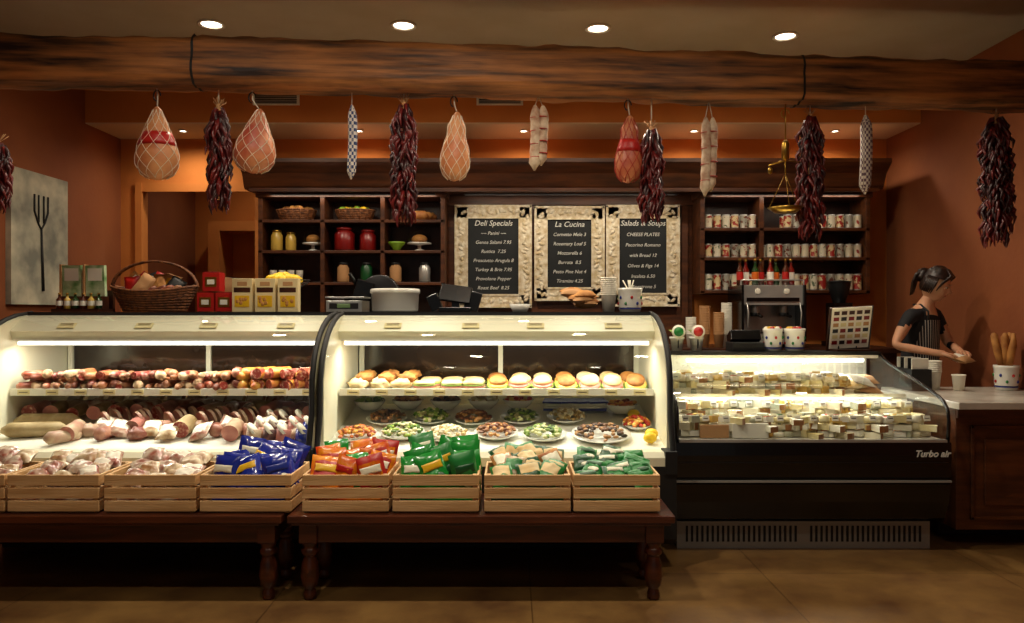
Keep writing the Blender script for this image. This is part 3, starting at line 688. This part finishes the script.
b=MB(); b.lathe([(0,0),(.03,0),(.035,.02),(.07,.06),(.075,.075),(.06,.06),(0,.03)],(-.99,6.53,1.871),M_lime,20); b.build('green_bowl')
b=MB()
for i in range(4):
    for kk in range(3): b.lathe([(0,0),(.024,0),(.03,.075),(.032,.078),(.0,.078)],(-2.05+.075*i,6.53,1.601+.012*kk+.0),M_paper,12)
b.build('paper_cup_row')
for x,m in ((-1.45,M_kraft),(-1.25,M_dgreen),(-1.0,M_kraft),(-.75,M_steel)):
    jar(x,6.53,1.601,.05,.17,m,M_blackm)
def can(b,x,y,z,r,h,m):
    b.lathe([(0,0),(r,0),(r,h*.06),(r*.98,h*.08),(r*.98,h*.92),(r,h*.94),(r,h),(0,h)],(x,y,z),m,14,mm=[M_steel,M_steel,M_steel,m,M_steel,M_steel,M_steel])
M_lab=[mat('label_cr','#CFC4A8',.4,c2='#8E2A1C',vs=26,lo=.58,hi=.6),mat('label_wt','#D4CCB4',.4,c2='#4A5A3A',vs=26,lo=.58,hi=.6),mat('label_rd','#98221A',.4,c2='#D0BC8E',vs=30,lo=.5,hi=.53),mat('label_gr','#A8A698',.35,.3,c2='#6A3A2A',vs=30,lo=.55,hi=.58)]
for zi,z in enumerate((2.061,1.811,1.531)):
    b=MB()
    for i in range(18):
        x=1.68+i*.075
        if abs(x-2.12)<.05: continue
        if zi==0 and i in (7,8): continue
        h=.115 if zi<2 else .14
        for yy in (6.50,6.60): can(b,x,yy,z,.032,h,M_lab[[0,2,1,2,3,0][(i+zi)%6]])
    b.build('tomato_can_row')
b=MB(); x0,x1,y0,y1,z=1.83,2.33,6.03,6.42,1.061
b.b2(x0,x1,y0,y1,z+.03,z+.12,M_steel); b.b2(x0,x1,y0+.2,y1,z+.12,z+.36,M_steel); b.b2(x0,x1,y0+.03,y1,z+.34,z+.5,M_steel)
b.b2(x0+.01,x1-.01,y0-.005,y0+.19,z+.115,z+.125,M_gun); b.b2(x0-.008,x0+.012,y0,y1,z+.05,z+.5,M_black); b.b2(x1-.012,x1+.008,y0,y1,z+.05,z+.5,M_black)
b.b2(x0+.04,x1-.04,y0+.022,y0+.03,z+.37,z+.40,M_black)
for gx in (x0+.13,x0+.36):
    b.cyl((gx,y0+.1,z+.34),(gx,y0+.1,z+.27),.035,M_steel); b.cyl((gx,y0+.1,z+.28),(gx,y0+.1,z+.25),.04,M_gun); b.tube([(gx,y0+.08,z+.265),(gx,y0-.06,z+.25)],.013,M_black)
    b.cyl((gx,y0+.025,z+.45),(gx,y0+.03,z+.45),.024,M_paper)
for gx in (x0+.04,x1-.04): b.tube([(gx,y0+.02,z+.36),(gx,y0-.02,z+.28),(gx,y0,z+.16)],.006,M_steel)
for fx in (x0+.04,x1-.04):
    for fy in (y0+.04,y1-.04): b.cyl((fx,fy,z),(fx,fy,z+.03),.02,M_blackm)
b.tube([(x0,y0+.04,z+.54),(x1,y0+.04,z+.54)],.006,M_steel)
for gx in (x0,x1): b.tube([(gx,y0+.04,z+.49),(gx,y0+.04,z+.54)],.006,M_steel)
b.build('espresso_machine',.004)
def bottle(b,x,y,z,r,h,m,lab,cap):
    b.lathe([(0,0),(r,0),(r,h*.2),(r,h*.5),(r,h*.58),(r*.4,h*.72),(r*.35,h*.9),(r*.42,h*.9),(r*.42,h),(0,h)],(x,y,z),m,14,mm=[m,m,lab,m,m,m,cap,cap,cap])
M_bot=[mat('bottle_amber','#4A1E0A',.12,coat=.6),mat('bottle_red','#7A1008',.12,coat=.6),mat('bottle_green','#1A3A14',.12,coat=.6)]
b=MB()
for i in range(8): bottle(b,1.86+.062*i,6.2+.05*(i%2),1.562,.028,.22,M_bot[i%3],[M_red,M_paper,M_orange][i%3],M_gold)
b.build('syrup_bottles')
b=MB(); x,y,z=2.72,6.3,1.061
b.box((x,y,z+.02),(.2,.28,.04),M_black); b.box((x,y+.02,z+.2),(.15,.18,.32),M_black); b.lathe([(.05,0),(.09,.14),(.09,.17),(.095,.17),(.095,.18),(0,.19)],(x,y+.02,z+.36),M_gun,18)
b.box((x,y-.1,z+.22),(.07,.06,.09),M_steel); b.tube([(x,y-.1,z+.14),(x,y-.2,z+.13)],.012,M_black); b.build('coffee_grinder',.005)
def cups(x,y,z,r,n,h,m,name='paper_cup_stack'):
    b=MB()
    for i in range(n): b.lathe([(r*.72,0),(r*.97,h),(r*1.03,h+.003),(r*1.03,h-.004),(r*.95,h-.006),(r*.7,.003)],(x,y,z+i*.013),m,16)
    b.lathe([(0,0),(r*.71,0),(r*.71,.004),(0,.004)],(x,y,z),m,16); return b.build(name)
cups(1.56,6.15,1.061,.042,18,.11,M_kraft); cups(1.66,6.1,1.061,.042,14,.11,M_kraft); cups(1.75,6.2,1.061,.042,20,.11,M_paper); cups(1.46,6.2,1.061,.042,11,.11,M_paper)
# ---------------- on top of deli cases
Z=1.3475
b=MB(); 
b.b2(-2.90,-2.60,4.78,4.98,Z,Z+.02,M_dw); b.b2(-2.90,-2.60,4.95,4.98,Z,Z+.14,M_dw)
M_seed=mat('herb_packet','#C8D8B0',.4,c2='#5A8A4A',vs=12)
for i in range(2):
    xx=-2.83+.15*i; b.box((xx,4.9,Z+.20),(.12,.03,.2),M_seed,RX(.05)); b.box((xx,4.883,Z+.24),(.09,.004,.08),M_paper,RX(.05)); b.box((xx-.068,4.9,Z+.19),(.012,.05,.23),M_kraft)
    b.b2(xx-.06,xx+.06,4.86,4.94,Z+.02,Z+.10,M_dw)
for i in range(6): bottle(b,-2.87+.05*i,4.82,Z+.02,.02,.1,[M_bot[0],M_yj,M_bot[2]][i%3],M_paper,M_gold)
b.build('seasoning_display_rack')
b=MB(); x,y,rx,ry,h=-2.27,4.83,.27,.15,.12
for i in range(9):
    t=i/8; kk=.72+.28*t; b.tube([(x+rx*kk*math.cos(a),y+ry*kk*math.sin(a),Z+.012+i*.0145+.035*t*abs(math.cos(a))**2) for a in [j*math.pi/16 for j in range(32)]],.008,M_wicker,6,closed=True)
for j in range(24):
    a=j*math.pi/12; b.tube([(x+rx*.7*math.cos(a),y+ry*.7*math.sin(a),Z+.006),(x+rx*1.01*math.cos(a),y+ry*1.01*math.sin(a),Z+.135+.035*math.cos(a)**2)],.005,M_wicker,5)
b.lathe([(0,0),(rx*.72,0),(rx*.72,.008),(0,.008)],(x,y,Z+.001),M_wicker,24,sy=ry/rx)
for o in (-.008,.008): b.tube([(x+rx*math.cos(a),y+o,Z+.15+.17*math.sin(a)) for a in [j*math.pi/20 for j in range(21)]],.008,M_wicker,6)
b.build('handled_wicker_basket')
b=MB()
for i in range(10):
    b.bag((x-.14+.03*i,y+U(-.04,.04),Z+.14+U(0,.05)),.1,.15,.05,[M_red,M_bread,M_dred,M_kraft,M_blackm][i%5],RY(U(-.9,.9))@RX(U(-.4,.1)),[None,M_paper,M_chy][i%3])
for i in range(5): sausage(b,(x-.1+.05*i,y-.04,Z+.12),.2,.02,U(-.4,.4),M_sl[i],0,.4)
b.build('basket_groceries')
b=MB()
for (xx,zz) in ((-1.895,0),(-1.78,0),(-1.86,.125)):
    b.box((xx,4.74,Z+zz+.06),(.105,.09,.115),M_red); b.box((xx,4.693,Z+zz+.06),(.07,.004,.06),M_gold); b.box((xx,4.69,Z+zz+.06),(.045,.003,.03),M_paper); b.box((xx,4.74,Z+zz+.12),(.095,.08,.008),M_dred)
b.build('red_tins',.006)
M_box=mat('carton_cream','#E0CC9A',.5)
for xx in (-1.655,-1.515,-1.375):
    b=MB(); b.b2(xx-.062,xx+.062,4.66,4.72,Z,Z+.205,M_box); b.b2(xx-.045,xx+.045,4.656,4.661,Z+.03,Z+.10,M_chy); b.b2(xx-.05,xx+.05,4.657,4.661,Z+.12,Z+.15,M_dw)
    b.b2(xx-.03,xx+.03,4.657,4.661,Z+.16,Z+.185,M_kraft)
    for q in range(6): b.ell((xx+U(-.03,.03),4.657,Z+.065+U(-.02,.02)),(.013,.004,.013),M_bread,None,8,5)
    b.build('biscuit_carton',.002)
b=MB(); x,y=-1.48,4.93
b.lathe([(.08,0),(.08,.006),(.012,.015),(.01,.13),(.05,.14),(0,.145)],(x,y,Z),M_gun,18)
for i in range(4): 
    kk=[.4,.7,.9,1][i]; b.tube([(x+.17*kk*math.cos(a),y+.11*kk*math.sin(a),Z+.145+.02*i) for a in [j*math.pi/10 for j in range(20)]],.004,M_gun,5,closed=True)
for j in range(12):
    a=j*math.pi/6; b.tube([(x+.05*math.cos(a),y+.03*math.sin(a),Z+.14)]+[(x+.17*kk*math.cos(a),y+.11*kk*math.sin(a),Z+.145+.02*i) for i,kk in enumerate([.4,.7,.9,1])],.003,M_gun,4)
for i in range(22):
    a=U(0,6.28);q=math.sqrt(R.random())*.75; b.ell((x+.16*q*math.cos(a),y+.1*q*math.sin(a),Z+.19+.045*(1-q)),(.038,.03,.03),M_yel,RZ(U(0,3)),10,7)
b.build('lemon_fruit_stand')
b=MB(); b.b2(-1.15,-.93,4.70,4.96,Z,Z+.07,M_steel); b.b2(-1.16,-.92,4.72,4.95,Z+.085,Z+.095,M_steel); b.cyl((-1.04,4.83,Z+.07),(-1.04,4.83,Z+.086),.03,M_gun)
b.b2(-1.13,-.95,4.695,4.701,Z+.02,Z+.055,M_blackm); b.b2(-1.08,-1.0,4.692,4.696,Z+.025,Z+.05,mat('lcd','#6E8A5A',.3)); b.build('price_scale',.004)
b=MB(); x,y=-.99,5.45; b.b2(-2.0,.3,5.3,5.75,.0,.9,M_steel); b.b2(-2.05,.35,5.28,5.77,.9,.94,M_steel); b.build('prep_table')
b=MB(); z=.941
b.b2(x-.2,x+.2,5.35,5.65,z,z+.3,M_steel); b.cyl((x+.04,5.42,z+.53),(x+.04,5.45,z+.53),.14,M_gun,n=28); b.cyl((x+.04,5.45,z+.53),(x+.04,5.49,z+.53),.145,M_black,n=28)
b.box((x-.08,5.42,z+.5),(.12,.12,.26),M_black,RY(.3)); b.tube([(x-.12,5.4,z+.6),(x-.16,5.38,z+.68)],.014,M_black); b.b2(x-.05,x+.14,5.5,5.62,z+.3,z+.6,M_gun); b.build('meat_slicer',.005)
b=MB(); b.lathe([(0,0),(.138,0),(.145,.01),(.15,.115),(.157,.118),(.157,.14),(.15,.146),(0,.149)],(-.742,4.83,Z),M_china,36); b.build('round_food_container')
b=MB(); b.box((-.36,4.85,Z+.015),(.2,.16,.03),M_black); b.box((-.36,4.87,Z+.06),(.05,.05,.08),M_black); b.box((-.36,4.85,Z+.115),(.2,.02,.12),M_black,RX(-.5)@RY(.15)); b.box((-.25,4.9,Z+.07),(.09,.1,.12),M_gun,RY(.3)); b.box((-.49,4.83,Z+.06),(.07,.09,.1),M_black,RY(-.4)); b.build('cash_terminal',.004)
b=MB(); 
for i in range(9): b.bag((.42+U(-.09,.07),4.83+U(-.05,.05),Z+.05+.01*i),.14,.1,.05,[M_bread,M_kraft][i%2],RX(-1.4)@RY(U(-.4,.4)))
b.build('pastry_packages')
cups(.61,4.80,Z,.05,9,.11,M_paper); 
def crock(x,y,z,r,h,name,filln='spoon'):
    b=MB(); b.lathe([(0,0),(r*.85,0),(r*.9,h*.1),(r*.95,h*.3),(r*.97,h*.6),(r,h*.85),(r*1.05,h*.9),(r*1.05,h),(r*.93,h),(r*.9,h*.8),(0,h*.78)],(x,y,z),M_china,24)
    for i in range(12):
        a=i*.524; b.ell((x+r*.965*math.cos(a),y+r*.965*math.sin(a),z+h*(.35+.25*(i%2))),(.009,.009,.011),[M_red,M_blue,M_green][i%3],None,8,5)
    b.lathe([(r*1.0,h*.12),(r*.93,h*.12),(r*.93,h*.18),(r*.95,h*.18)],(x,y,z),M_blue,24)
    if filln=='sticks':
        for i in range(10): b.ell((x+U(-.6,.6)*r,y+U(-.5,.5)*r,z+h),(.018,.018,.014),[M_chw,M_chy,M_red][i%3],None,8,5)
    if filln=='spoon':
        for i in range(6): b.tube([(x,y,z+h*.8),(x+U(-.05,.05),y+U(-.03,.03),z+h+.05)],.004,M_paper,5)
    if filln=='bread':
        for i in range(8):
            dx,dy=U(-.07,.03),U(-.05,.04); b.tube([(x+dx*.4,y+dy*.4,z+h*.8),(x+dx,y+dy,z+h+.09),(x+dx*1.4,y+dy*1.4,z+h+U(.13,.2)),(x+dx*1.5,y+dy*1.5,z+h+.21)],[.02,.024,.022,.008],M_bread,8)
    return b.build(name)
crock(.745,4.80,Z,.075,.15,'utensil_crock')
b=MB(); b.lathe([(0,0),(.045,0),(.07,.05),(.065,.05),(.04,.01),(0,.008)],(.05,4.85,Z),M_china,20); b.build('small_bowl')
# ---------------- on top of cheese case
Z2=1.087
for x,m in ((1.10,M_green),(1.23,M_red)):
    b=MB(); b.lathe([(0,0),(.035,0),(.045,.08),(.05,.08),(.05,.095),(0,.09)],(x,5.07,Z2),M_china,18)
    b.cyl((x-.0,5.015,Z2+.13),(x,5.02,Z2+.13),.045,M_paper); b.cyl((x,5.012,Z2+.13),(x,5.016,Z2+.13),.032,m); b.tube([(x,5.03,Z2+.02),(x,5.025,Z2+.1)],.004,M_gun)
    for i in range(16):
        a=U(0,6.28); b.tube([(x,5.07,Z2+.09),(x+.03*math.cos(a),5.07+.03*math.sin(a),Z2+.13),(x+.055*math.cos(a),5.07+.055*math.sin(a),Z2+.14)],[.003,.008,.001],M_let,5)
    b.build('potted_herb')
crock(1.74,5.07,Z2,.062,.15,'candy_crock','sticks'); crock(1.885,5.07,Z2,.066,.15,'candy_crock','sticks')
b=MB(); b.b2(1.45,1.66,4.99,5.16,Z2,Z2+.06,M_blackm); b.box((1.555,5.1,Z2+.09),(.2,.1,.07),M_black,RX(-.4)); b.build('card_reader_tray',.004)
b=MB(); T=RX(.35)@RY(-.06); b.box((2.26,5.08,Z2+.155),(.26,.012,.29),M_paper,T); b.box((2.26,5.09,Z2+.15),(.29,.012,.31),M_dw,T)
for r in range(6):
    for c in range(5): b.box(Vector((2.26,5.08,Z2+.155))+T@Vector((-.1+.05*c,-.0075,.11-.042*r)),(.035,.002,.026),[M_card,M_dred,M_kraft,M_gun][(r+c*2)%4] if r else M_dw,T)
b.b2(2.14,2.38,5.0,5.14,Z2,Z2+.012,M_dw); b.tube([(2.2,5.12,Z2+.01),(2.2,5.15,Z2+.2)],.005,M_gun); b.tube([(2.32,5.12,Z2+.01),(2.32,5.15,Z2+.2)],.005,M_gun)
b.build('menu_display_board')
cups(2.76,4.98,.8405,.05,6,.12,M_paper); cups(2.88,4.9,.8405,.042,1,.1,M_paper,'paper_cup')
b=MB(); b.b2(2.55,2.68,4.85,5.08,.8405,.98,M_blackm); 
for i in range(5): b.b2(2.56,2.67,4.87+.045*i,4.875+.045*i,.98,1.05,[M_paper,M_blackm][i%2])
b.build('napkin_and_sleeve_holder',.004)
crock(3.22,4.95,.8405,.072,.16,'breadstick_crock','bread')
M_canvas=mat('canvas_print','#7E7E72',.8,c2='#CDC5AA',vs=4,det=8)
b=MB(); b.b2(-3.499,-3.46,5.25,5.92,1.40,2.36,M_canvas)
b.tube([(-3.455,5.6,1.5),(-3.455,5.58,1.95)],[.012,.008],M_blackm,6); b.tube([(-3.455,5.5,2.2),(-3.455,5.5,2.08),(-3.455,5.54,2.0),(-3.455,5.58,1.95),(-3.455,5.62,2.0),(-3.455,5.66,2.08),(-3.455,5.66,2.2)],.007,M_blackm,6)
for yy in (5.55,5.61): b.tube([(-3.455,yy,2.0),(-3.455,yy,2.2)],.006,M_blackm,6)
b.build('fork_canvas_print')
b=MB(); b.cyl((-2.75,7.3,1.55),(-2.75,7.7,1.55),.13,M_kraft,n=24)
for kk in (.05,.2,.35): b.lathe([(.132,-.01),(.137,0),(.132,.01)],(-2.75,7.3+kk,1.55),M_gun,24,RX(math.pi/2))
b.b2(-3.0,-2.45,7.25,7.75,1.38,1.41,M_dw); b.b2(-3.0,-2.45,7.25,7.75,0,.04,M_dw)
for xx in (-2.98,-2.47):
    for yy in (7.27,7.73): b.b2(xx-.015,xx+.015,yy-.015,yy+.015,0,1.4,M_dw)
b.build('barrel_on_stand')
dl(-2.6,7.6,3.2,24,150,.05)
# ---------------- person
M_skin=mat('skin','#D6A27E',.5,c2='#CA9270',vs=5); M_skin.node_tree.nodes['Principled BSDF'].inputs['Subsurface Weight'].default_value=.1
M_shirt=mat('black_shirt','#121116',.8); M_pants=mat('dark_jeans','#10131C',.8); M_hair=mat('dark_hair','#160C08',.4,c2='#2E1A12',vs=20,stretch=(6,6,1)); M_lip=mat('lips','#9A4438',.4)
M_apron=stripes('pinstripe_apron','#12121A','#BDB9B0',18,'X',.86)
PX,PY=2.93,5.5
person=bpy.data.objects.new('shop_assistant',None); person.location=(PX,PY,0); sc.collection.objects.link(person)
th=math.radians(32); f=Vector((math.sin(th),-math.cos(th),0)); l=Vector((-f.y,f.x,0)); C=Vector((PX,PY,0))
def W(x,fw,z): return C+l*x+f*fw+Vector((0,0,z))
def skin(verts,edges,rad,name,m,sub=2,root=0):
    me=bpy.data.meshes.new(name); me.from_pydata(verts,edges,[]); ob=bpy.data.objects.new(name,me); sc.collection.objects.link(ob)
    ob.modifiers.new('s','SKIN'); 
    for i,r in enumerate(rad):
        sv=me.skin_vertices[0].data[i]; sv.radius=r if isinstance(r,tuple) else (r,r); sv.use_root=(i==root)
    su=ob.modifiers.new('u','SUBSURF'); su.levels=sub; su.render_levels=sub
    dg=bpy.context.evaluated_depsgraph_get(); dg.update(); nm=bpy.data.meshes.new_from_object(ob.evaluated_get(dg))
    bpy.data.objects.remove(ob); nm.name=name
    nm.materials.clear()
    for q in (m if isinstance(m,list) else [m]): nm.materials.append(q)
    for p in nm.polygons: p.use_smooth=True
    o2=bpy.data.objects.new(name,nm); sc.collection.objects.link(o2); o2.parent=person; o2.matrix_parent_inverse=Matrix.Translation(-person.location)
    return o2
J=dict(pel=(0,0,.93),wst=(0,.0,1.05),che=(0,.02,1.2),uch=(0,.04,1.31),nkb=(0,.06,1.38),nkt=(0,.09,1.44),hd=(0,.11,1.49),
 ls=(.155,.05,1.33),le=(.235,.10,1.12),lw=(.055,.27,1.075),lp=(.02,.30,1.07),rs=(-.155,.04,1.33),re=(-.28,.0,1.11),rw=(-.17,.24,1.065),rp=(-.135,.28,1.06),
 lh=(.09,0,.88),lk=(.1,.01,.48),la=(.1,-.03,.08),lf=(.11,.12,.03),rh=(-.09,0,.88),rk=(-.1,.01,.48),ra=(-.1,-.03,.08),rf=(-.11,.12,.03))
rad=dict(pel=(.15,.12),wst=(.115,.09),che=(.13,.1),uch=(.115,.085),nkb=.056,nkt=.046,hd=.05,ls=.052,le=.036,lw=.025,lp=.024,rs=.052,re=.036,rw=.025,rp=.024,lh=.09,lk=.058,la=.042,lf=.035,rh=.09,rk=.058,ra=.042,rf=.035)
names=list(J); idx={q:i for i,q in enumerate(names)}
E=[('pel','wst'),('wst','che'),('che','uch'),('uch','nkb'),('nkb','nkt'),('nkt','hd'),('uch','ls'),('ls','le'),('le','lw'),('lw','lp'),('uch','rs'),('rs','re'),('re','rw'),('rw','rp'),('pel','lh'),('lh','lk'),('lk','la'),('la','lf'),('pel','rh'),('rh','rk'),('rk','ra'),('ra','rf')]
body=skin([W(*J[q]) for q in names],[(idx[a],idx[c]) for a,c in E],[rad[q] for q in names],'body',[M_skin,M_shirt,M_pants,M_blackm])
for p in body.data.polygons:
    c=p.center-C; x=c.dot(l); fw=c.dot(f); z=c.z
    if z<.09: p.material_index=3
    elif z<.95: p.material_index=2
    elif z<1.37 and (abs(x)<.17 or z>1.25) and not(z>1.33 and abs(x)<.06 and fw>.05): p.material_index=1
    if fw>.18 and z>.95: p.material_index=0
    if z>.95 and abs(x)>.19 and z<1.25: p.material_index=0
def hand(wr,palm,up,side,name):
    wr=W(*wr);palm=W(*palm); d=(palm-wr).normalized(); up=Vector(up); s=d.cross(up).normalized()*side; up=up-d*up.dot(d); up.normalize()
    b0=wr; V=[b0,b0+d*.045,b0+d*.075]; Ed=[(0,1),(1,2)]; rd=[(.024,.018),(.034,.016),(.034,.014)]
    skin(V,Ed,rd,name+'_palm',M_skin)
    for i,(off,L) in enumerate(((-.027,.068),(-.009,.078),(.009,.073),(.027,.058))):
        q=b0+d*.06+s*off; V=[q,q+d*.025+s*off*.15]; p=V[-1]; ang=0
        for kk,fr in enumerate((.42,.32,.26)):
            ang+=.38+.05*i; dd=d*math.cos(ang)-up*math.sin(ang)+s*off*1.5; p=p+dd.normalized()*L*fr; V.append(p)
        skin(V,[(j,j+1) for j in range(4)],[.0095,.0095,.0088,.008,.0065],name+'_finger_%d'%(i+1),M_skin)
    q=b0+d*.025-s*.02; V=[q,q-s*.022+d*.02-up*.006,q-s*.03+d*.045-up*.014,q-s*.028+d*.065-up*.02]
    skin(V,[(0,1),(1,2),(2,3)],[.013,.0115,.0095,.0075],name+'_thumb',M_skin)
hand(J['lw'],J['lp'],(0,0,1),1,'left_hand'); hand(J['rw'],J['rp'],(0,0,1),-1,'right_hand')
b=MB(); b.bag(W(-.06,.34,1.03),.15,.13,.05,M_kraft,(Matrix.Rotation(th,3,'Z')@RX(-1.3)),M_paper); b.build('wrapped_package',parent=person)
hc=W(0,.135,1.535); HT=Matrix.Translation(hc)@Matrix.Rotation(math.radians(48),4,'Z')@Matrix.Rotation(math.radians(20),4,'X')
def headpt(q,sc_=1.0,face=True):
    x,y,z=q; kx=.073;ky=.09;kz=.118
    if z<0: kx*=1-.38*(-z)**1.6; 
    yy=y*ky*(1-(.22*(-z)**2 if (z<0 and y>0) else 0))
    if z<-.3 and y<0: yy-=.004
    p=Vector((x*kx*sc_,yy*sc_,z*kz*sc_))
    if face and y<0:
        g=lambda cx,cz,sx,sz:math.exp(-((x-cx)/sx)**2-((z-cz)/sz)**2)
        p.y-=.02*g(0,-.16,.13,.12)+.011*g(0,0,.09,.2)+.006*g(0,-.46,.2,.08)+.006*g(0,-.82,.25,.16)
        p.y+=.011*g(.38,.06,.2,.11)+.011*g(-.38,.06,.2,.11)+.005*g(0,-.33,.25,.05)
        p.y-=.004*g(.55,-.22,.2,.2)+.004*g(-.55,-.22,.2,.2)
    return p
def sph(fn,nu,nv,keep=None,m=None,mf=None):
    vs=[];fs=[];ms=[]
    for i in range(nv+1):
        t=math.pi*i/nv-math.pi/2
        for j in range(nu):
            a=2*math.pi*j/nu; vs.append(Vector((math.cos(t)*math.cos(a),math.cos(t)*math.sin(a),math.sin(t))))
    for i in range(nv):
        for j in range(nu):
            q=(i*nu+j,i*nu+(j+1)%nu,(i+1)*nu+(j+1)%nu,(i+1)*nu+j); c=sum((vs[w] for w in q),Vector())/4
            if keep is None or keep(c): fs.append(q); ms.append(mf(c) if mf else m)
    return [fn(v) for v in vs],fs,ms
b=MB(); b.M=HT
v,fs,ms=sph(lambda q:headpt(q),56,40,mf=lambda c:M_lip if (c.y<0 and abs(c.x)<.2-.5*abs(c.z+.46) and abs(c.z+.46)<.06) else M_skin); b.add(v,fs,ms,True)
M_eye=mat('eye_white','#E8E4DC',.2); M_iris=mat('iris','#1A0E08',.1)
for sx in (-1,1):
    b.ell((sx*.028,-.074,.008),(.012,.01,.0075),M_eye,None,12,8); b.ell((sx*.028,-.0825,.007),(.005,.0025,.0052),M_iris,None,10,6)
    b.tube([(sx*.014,-.087,.027),(sx*.028,-.089,.033),(sx*.044,-.078,.028)],[.002,.003,.0015],M_hair,6)
    b.tube([(sx*.016,-.083,.013),(sx*.028,-.087,.0165),(sx*.041,-.077,.012)],[.001,.0018,.001],M_hair,5)
    b.ell((sx*.074,.008,-.004),(.008,.017,.028),M_skin,RZ(sx*.3),10,8)
b.build('head',parent=person)
b=MB(); b.M=HT
def hk(c): return not (c.y<-.1+ .25*(c.z<-.1) and c.z<.56-.25*abs(c.x)) and not c.z<-.5
v,fs,ms=sph(lambda q:headpt(q,1.1+.08*max(0,q.z)+.05*noise.noise(q*5),False)+Vector((0,.004,.004)),48,32,keep=hk,m=M_hair); b.add(v,fs,ms,True)
b.ell((0,.10,.045),(.05,.045,.05),M_hair,None,16,12,.35,4)
for i in range(30):
    a=U(-.9,.9); b.tube([(a*.035,.1,.06),(a*.06+U(-.01,.01),.135,.04),(a*.06,.14,-.02+U(-.04,.02)),(a*.05,.125,-.08+U(-.04,.03))],[.013,.012,.009,.002],M_hair,6)
for i in range(26):
    t=i/25*2-1; b.tube([(t*.02,-.035,.128),(t*.052,-.082,.09),(t*.075,-.07+.02*abs(t),.062-.03*abs(t)),(t*.084,-.035,.01-.04*abs(t))],[.009,.009,.007,.002],M_hair,6)
for sx in (-1,1):
    for i in range(6): b.tube([(sx*.07,-.015+.012*i,.06),(sx*.084,-.012+.012*i,0),(sx*.079,-.005+.012*i,-.06)],[.009,.010,.002],M_hair,6)
b.build('hair',parent=person)
b=MB(); vs=[];fs=[]; nu,nv=16,24
for j in range(nv+1):
    t=j/nv; z=1.29-.75*t
    for i in range(nu+1):
        u=2*i/nu-1; a=u*(1.0+.25*min(1,t*3)); rx=.15;ry=.122+.008*math.sin(t*3)
        vs.append(W(rx*math.sin(a)*(.72+.28*min(1,t*3)),.03-.018*min(1,t*3)+ry*math.cos(a),z))
for j in range(nv):
    for i in range(nu): q=j*(nu+1)+i; fs.append((q,q+1,q+nu+2,q+nu+1))
b.add(vs,fs,M_apron,True)
for sx in (-1,1): b.tube([W(sx*.09,.135,1.29),W(sx*.075,.125,1.35),W(sx*.055,.06,1.40),W(sx*.03,-.01,1.40)],.007,M_blackm,6)
b.build('apron',parent=person)
# ---------------- world & camera
w=bpy.data.worlds.new('w'); sc.world=w; w.use_nodes=True; w.node_tree.nodes['Background'].inputs[0].default_value=(1,.96,.9,1); w.node_tree.nodes['Background'].inputs[1].default_value=.12
cam=bpy.data.cameras.new('camera'); cam.sensor_width=36; cam.lens=26.72; co=bpy.data.objects.new('camera',cam); co.location=(0,0,1.35); co.rotation_euler=(math.pi/2,0,0); sc.collection.objects.link(co); sc.camera=co
